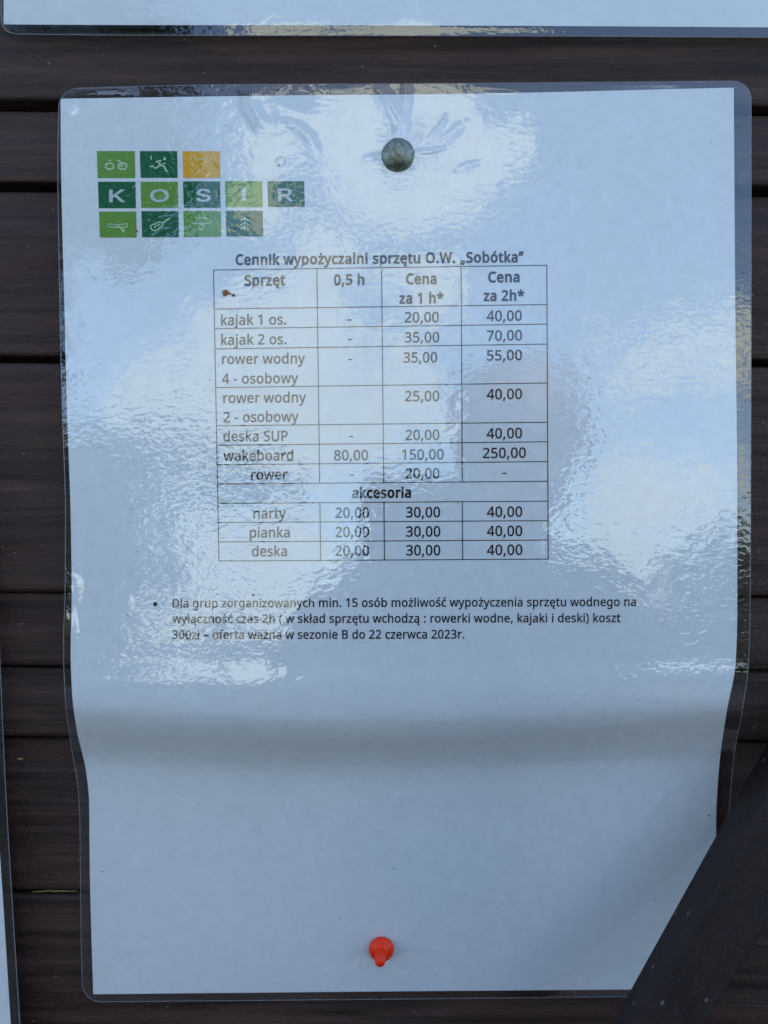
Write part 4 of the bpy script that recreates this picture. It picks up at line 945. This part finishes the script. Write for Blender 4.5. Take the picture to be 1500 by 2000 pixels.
# ------------------------------------------------------------------ slanting board, lower right
brace = thing('slanting_board', 'dark blackish board leaning diagonally over the lower right corner of the price list', 'board', W(1180, 2300, 228))
def d_br(t_): return 240 - 22 * t_     # nearer the camera towards its lower end
A0, A1 = (1560, 1342), (1010, 2334)    # upper left long edge
B0, B1_ = (1790, 1342), (1173, 2334)   # lower right long edge
NB, NW_ = 90, 14
vs = []
ring = []
for i in range(NB + 1):
    t_ = i / NB
    d_ = d_br(t_)
    a = W(A0[0] + (A1[0] - A0[0]) * t_, A0[1] + (A1[1] - A0[1]) * t_, d_ + 12) + WN * 0.012
    b = W(B0[0] + (B1_[0] - B0[0]) * t_, B0[1] + (B1_[1] - B0[1]) * t_, d_)
    n_ = WN
    row = []
    th = 0.012
    e = (b - a).normalized()
    row.append(a - n_ * th)
    row.append(a - n_ * 0.0012)
    row.append(a - n_ * 0.0004 + e * 0.0005)
    for j in range(NW_ + 1):
        f_ = j / NW_
        p = a + e * 0.0014 + (b - a - e * 0.0028) * f_
        nn = noise.noise(Vector((i * .12, j * 1.1, 2))) * 0.00018
        row.append(p + n_ * nn)
    row.append(b - n_ * 0.0004 - e * 0.0005)
    row.append(b - n_ * 0.0012)
    row.append(b - n_ * th)
    vs += row
nc = len(row)
fs = grid_faces(NB + 1, nc)
for i in range(NB):
    fs.append((i * nc, i * nc + nc - 1, (i + 1) * nc + nc - 1, (i + 1) * nc))
fs.append(tuple(range(nc)))
fs.append(tuple(NB * nc + k for k in range(nc))[::-1])
ob = obj('board', vs, fs, M_BRACE, brace)

# ------------------------------------------------------------------ the photographer, seen only mirrored in the film
def back(x, u, f):
    """point right x, up u, f metres along the view from the camera"""
    return CAM + RT * x + UP * u + FWD * f
phone = thing('smartphone', 'black smartphone held upright in both hands in front of the wall', 'phone', back(0.02, -0.13, -0.007))
def rbox(x0, x1, u0, u1, f0, f1, r, n=6):
    ring = []
    for cx, cu, a0 in ((x1 - r, u1 - r, 0), (x0 + r, u1 - r, 90), (x0 + r, u0 + r, 180), (x1 - r, u0 + r, 270)):
        for k in range(n + 1):
            a = math.radians(a0 + 90 * k / n)
            ring.append((cx + r * math.cos(a), cu + r * math.sin(a)))
    vs = [back(x_, u_, f0) for x_, u_ in ring] + [back(x_, u_, f1) for x_, u_ in ring]
    n_ = len(ring)
    fs = [(i, (i + 1) % n_, n_ + (i + 1) % n_, n_ + i) for i in range(n_)] + [tuple(range(n_))[::-1], tuple(range(n_, 2 * n_))]
    return vs, fs
M_PHONE = plain('black_glass', (0.01, 0.01, 0.012), 0.15)
obj('phone_body', *rbox(-0.018, 0.058, -0.138, 0.020, -0.014, -0.006, 0.010), M_PHONE, phone, smooth=False)

HC = SH(1022, 868) + reflect_dir(1022, 868) * 0.66
M_SKIN = plain('skin', (0.24, 0.16, 0.12), 0.55, 40, 0.08)
M_SHIRT = plain('dark_shirt', (0.02, 0.022, 0.03), 0.9, 30, 0.3)
M_TROUS = plain('dark_trousers', (0.025, 0.028, 0.04), 0.9, 30, 0.3)
M_HAIR = plain('brown_hair', (0.03, 0.02, 0.014), 0.7, 200, 0.4)
person = thing('person', 'person in a dark shirt and trousers holding a phone up to the wall', 'person', Vector((HC.x - 0.08, HC.y - 0.05, 0)))
def skin(name, joints, bones, material, parent, root=0, sub=2):
    off = root_loc(parent)
    me = bpy.data.meshes.new(name)
    me.from_pydata([tuple(Vector(j[0]) - off) for j in joints], bones, [])
    o = bpy.data.objects.new(name, me)
    COL.objects.link(o)
    o.parent = parent
    md = o.modifiers.new('Skin', 'SKIN')
    md.use_smooth_shade = True
    for i, j in enumerate(joints):
        r = j[1]
        me.skin_vertices[0].data[i].radius = (r, r) if not hasattr(r, '__len__') else r
        me.skin_vertices[0].data[i].use_root = (i == root)
    o.modifiers.new('Subdivision', 'SUBSURF').levels = sub
    o.modifiers['Subdivision'].render_levels = sub
    me.materials.append(material)
    return o
hx, hy, hz = HC
cx, cy = hx - 0.085, hy - 0.06
J = [((cx, cy, 0.95), (.15, .10)), ((cx, cy, 1.12), (.14, .10)), ((cx + .02, cy, 1.30), (.15, .105)), ((cx + .035, cy + .005, 1.40), (.10, .08)),
     ((hx - .03, cy + .02, hz - .13), .055), ((hx - .005, hy - .01, hz - .05), (.062, .07)), ((hx, hy, hz + .03), (.078, .092)), ((hx, hy, hz + .09), (.060, .07))]
B = [(0, 1), (1, 2), (2, 3), (3, 4), (4, 5), (5, 6), (6, 7)]
def add(par, p, r):
    J.append((tuple(p), r)); B.append((par, len(J) - 1)); return len(J) - 1
hands = []
for sd_ in (-1, 1):
    sh = add(3, (cx + .035 + sd_ * .17, cy, 1.385), .055)
    el = add(sh, (cx + .03 + sd_ * .235, cy + .06, 1.17), .042)
    wr = back(0.02 + sd_ * 0.062, -0.135, -0.05)
    wi = add(el, wr, .027)
    pm = add(wi, back(0.02 + sd_ * 0.052, -0.085, -0.022), (.014, .030))
    kn = add(pm, back(0.02 + sd_ * 0.049, -0.055, -0.012), (.011, .026))
    hands.append((sd_, kn, pm))
    for q, L_ in enumerate((.92, 1.0, .93, .75)):
        u0 = -0.040 - q * 0.018
        a = add(kn, back(0.02 + sd_ * 0.046, u0, 0.000), .0080)
        b = add(a, back(0.02 + sd_ * (0.046 - .020 * L_), u0 + .003, 0.0030), .0072) if False else add(a, back(0.02 + sd_ * 0.048, u0, -0.002 - 0.0), .0072)
    th = add(pm, back(0.02 + sd_ * 0.044, -0.075, -0.030), .010)
    th2 = add(th, back(0.02 + sd_ * 0.030, -0.055, -0.030), .0085)
for sd_ in (-1, 1):
    hp = add(0, (cx + sd_ * .09, cy, 0.88), .085)
    kn = add(hp, (cx + sd_ * .11, cy + .02, 0.48), .058)
    an = add(kn, (cx + sd_ * .12, cy - .01, 0.09), .040)
    add(an, (cx + sd_ * .13, cy + .14, 0.03), .028)
skin('body', J, B, M_SKIN, person)
# shirt with short sleeves, trousers, hair, shoes
Js = [((cx, cy, 0.92), (.165, .115)), ((cx, cy, 1.12), (.158, .115)), ((cx + .02, cy, 1.30), (.168, .12)), ((cx + .035, cy + .003, 1.405), (.11, .09)), ((cx + .04, cy + .01, 1.45), (.07, .065))]
Bs = [(0, 1), (1, 2), (2, 3), (3, 4)]
for sd_ in (-1, 1):
    Js.append(((cx + .035 + sd_ * .18, cy, 1.385), .068)); Bs.append((3, len(Js) - 1))
    Js.append(((cx + .032 + sd_ * .225, cy + .04, 1.24), .058)); Bs.append((len(Js) - 2, len(Js) - 1))
skin('shirt', Js, Bs, M_SHIRT, person)
Jt = [((cx, cy, 0.97), (.160, .112)), ((cx, cy, 0.90), (.165, .115))]
Bt = [(0, 1)]
for sd_ in (-1, 1):
    Jt.append(((cx + sd_ * .09, cy, 0.84), .098)); Bt.append((1, len(Jt) - 1))
    Jt.append(((cx + sd_ * .11, cy + .02, 0.48), .072)); Bt.append((len(Jt) - 2, len(Jt) - 1))
    Jt.append(((cx + sd_ * .12, cy - .01, 0.10), .060)); Bt.append((len(Jt) - 2, len(Jt) - 1))
skin('trousers', Jt, Bt, M_TROUS, person)
skin('hair', [((hx, hy - .035, hz - .02), (.075, .06)), ((hx, hy - .03, hz + .05), (.088, .085)), ((hx, hy - .005, hz + .105), (.075, .078))], [(0, 1), (1, 2)], M_HAIR, person)
for sd_ in (-1, 1):
    skin('shoe', [((cx + sd_ * .12, cy - .04, 0.045), .045), ((cx + sd_ * .125, cy + .06, 0.04), .043), ((cx + sd_ * .13, cy + .15, 0.032), .034)], [(0, 1), (1, 2)], M_PHONE, person)
# face: nose, eyes, ears as small shapes on the front of the head (facing the wall)
def blob(name, c_, r_, material):
    vs, fs = [], []
    for i in range(1, 8):
        for j in range(12):
            a, b = math.pi * i / 8, 2 * math.pi * j / 12
            vs.append(Vector(c_) + Vector((r_[0] * math.sin(a) * math.cos(b), r_[1] * math.sin(a) * math.sin(b), r_[2] * math.cos(a))))
    for i in range(6):
        for j in range(12):
            fs.append((i * 12 + j, i * 12 + (j + 1) % 12, (i + 1) * 12 + (j + 1) % 12, (i + 1) * 12 + j))
    fs += [tuple(range(12))[::-1], tuple(range(72, 84))]
    return obj(name, vs, fs, material, person)
blob('nose', (hx, hy + .085, hz - .01), (.013, .020, .026), M_SKIN)
blob('mouth', (hx, hy + .072, hz - .052), (.024, .010, .006), plain('lips', (.35, .13, .11), .5))
for sd_ in (-1, 1):
    blob('eye', (hx + sd_ * .032, hy + .074, hz + .022), (.013, .010, .008), M_PHONE)
    blob('ear', (hx + sd_ * .078, hy - .005, hz + .005), (.010, .020, .032), M_SKIN)

# ------------------------------------------------------------------ greenery behind the photographer, mirrored in the film
M_LEAF = plain('leaves', (0.045, 0.075, 0.022), 0.7, 1.5, 0.5)
M_BARK = plain('bark', (0.06, 0.045, 0.035), 0.9, 30, 0.4)
def foliage(name, clumps, n, size, material, parent, seed):
    rng = np.random.default_rng(seed)
    vs = []
    for k in range(n):
        c_, r_ = clumps[rng.integers(len(clumps))]
        d_ = rng.normal(size=3)
        d_ = Vector(d_ / np.linalg.norm(d_))
        p = Vector(c_) + d_ * r_ * float(rng.random()) ** 0.4
        a = Vector(rng.normal(size=3)).normalized()
        b = a.orthogonal().normalized()
        s_ = size * (0.6 + 0.8 * float(rng.random()))
        vs += [p - a * s_, p + b * s_ * .45, p + a * s_, p - b * s_ * .45]
    return obj(name, vs, [(4 * k, 4 * k + 1, 4 * k + 2, 4 * k + 3) for k in range(n)], material, parent, smooth=False)
def seen(px, py, dist):
    return SH(px, py) + reflect_dir(px, py) * dist
rng = random.Random(5)
tc = seen(-60, 330, 5.0)
tree = thing('tree', 'leafy tree mirrored as the dark area left of the logo tiles', 'tree', Vector((tc.x, tc.y, 0)))
cl_ = []
# lobes of the crown: where they are mirrored and how wide
for (px, py, r_) in [(-250, 0, 200), (-60, 40, 180), (120, 100, 110), (230, 160, 80), (320, 190, 60), (-300, 300, 220), (-60, 280, 180), (120, 280, 120), (240, 290, 95), (330, 330, 62),
                     (100, 420, 110), (230, 420, 85), (320, 420, 50), (250, 490, 50), (-200, 560, 180), (20, 560, 110), (60, 700, 70), (-100, 800, 160),
                     (60, 900, 90), (180, 885, 50), (260, 890, 50), (340, 905, 42), (420, 930, 36), (500, 945, 26), (570, 945, 18), (120, 1000, 100), (170, 1090, 80),
                     (100, 1180, 110), (210, 1190, 45), (230, 1000, 50), (300, 950, 30)]:
    cl_.append((seen(px, py, 5 + rng.uniform(-.3, .3)), r_ / FPX * 5.2))
foliage('crown', cl_ + cl_[9:], 24000, .035, M_LEAF, tree, 3)
tv, tf = lathe([(.16, 0), (.12, .5), (.10, 1.2), (.07, max(1.6, tc.z - .2)), (.03, tc.z + .6)], Vector((tc.x, tc.y, 0)), Vector((0, 0, 1)), 14, lambda a, k: .08 * math.sin(3 * a + k))
obj('trunk', tv, tf, M_BARK, tree)
for (x0, x1, top_, dist, lab, sd2) in ((-420, 330, 930, 9.0, 'low leafy bush mirrored at the left side of the sheet under the tree', 7), (1330, 1900, 1090, 9.0, 'low leafy bush mirrored at the right margin of the sheet', 9), (380, 1330, 1215, 14.0, 'distant row of bushes mirrored low in the sheet', 11)):
    c0 = seen((x0 + x1) / 2, 1150, dist)
    bush = thing('bush', lab, 'bush', Vector((c0.x, c0.y, 0)))
    cl_ = []
    for k in range(30):
        px = rng.uniform(x0, x1)
        py = top_ + 60 + rng.random() * 170
        if px > 200 and x0 < 0:
            py = max(py, 1080)
        p = seen(px, py, dist + rng.uniform(-.5, .5))
        cl_.append((Vector((p.x, p.y, max(.25, p.z))), rng.uniform(.3, .45)))
        cl_.append((Vector((p.x, p.y, max(.25, p.z * .5))), rng.uniform(.35, .5)))
    foliage('bush_leaves', cl_, 6000, .09, M_LEAF, bush, sd2)
    sv_, sf_ = lathe([(.05, 0), (.04, .4), (.02, .8)], Vector((c0.x, c0.y, 0)), Vector((0, 0, 1)), 8)
    obj('stem', sv_, sf_, M_BARK, bush)
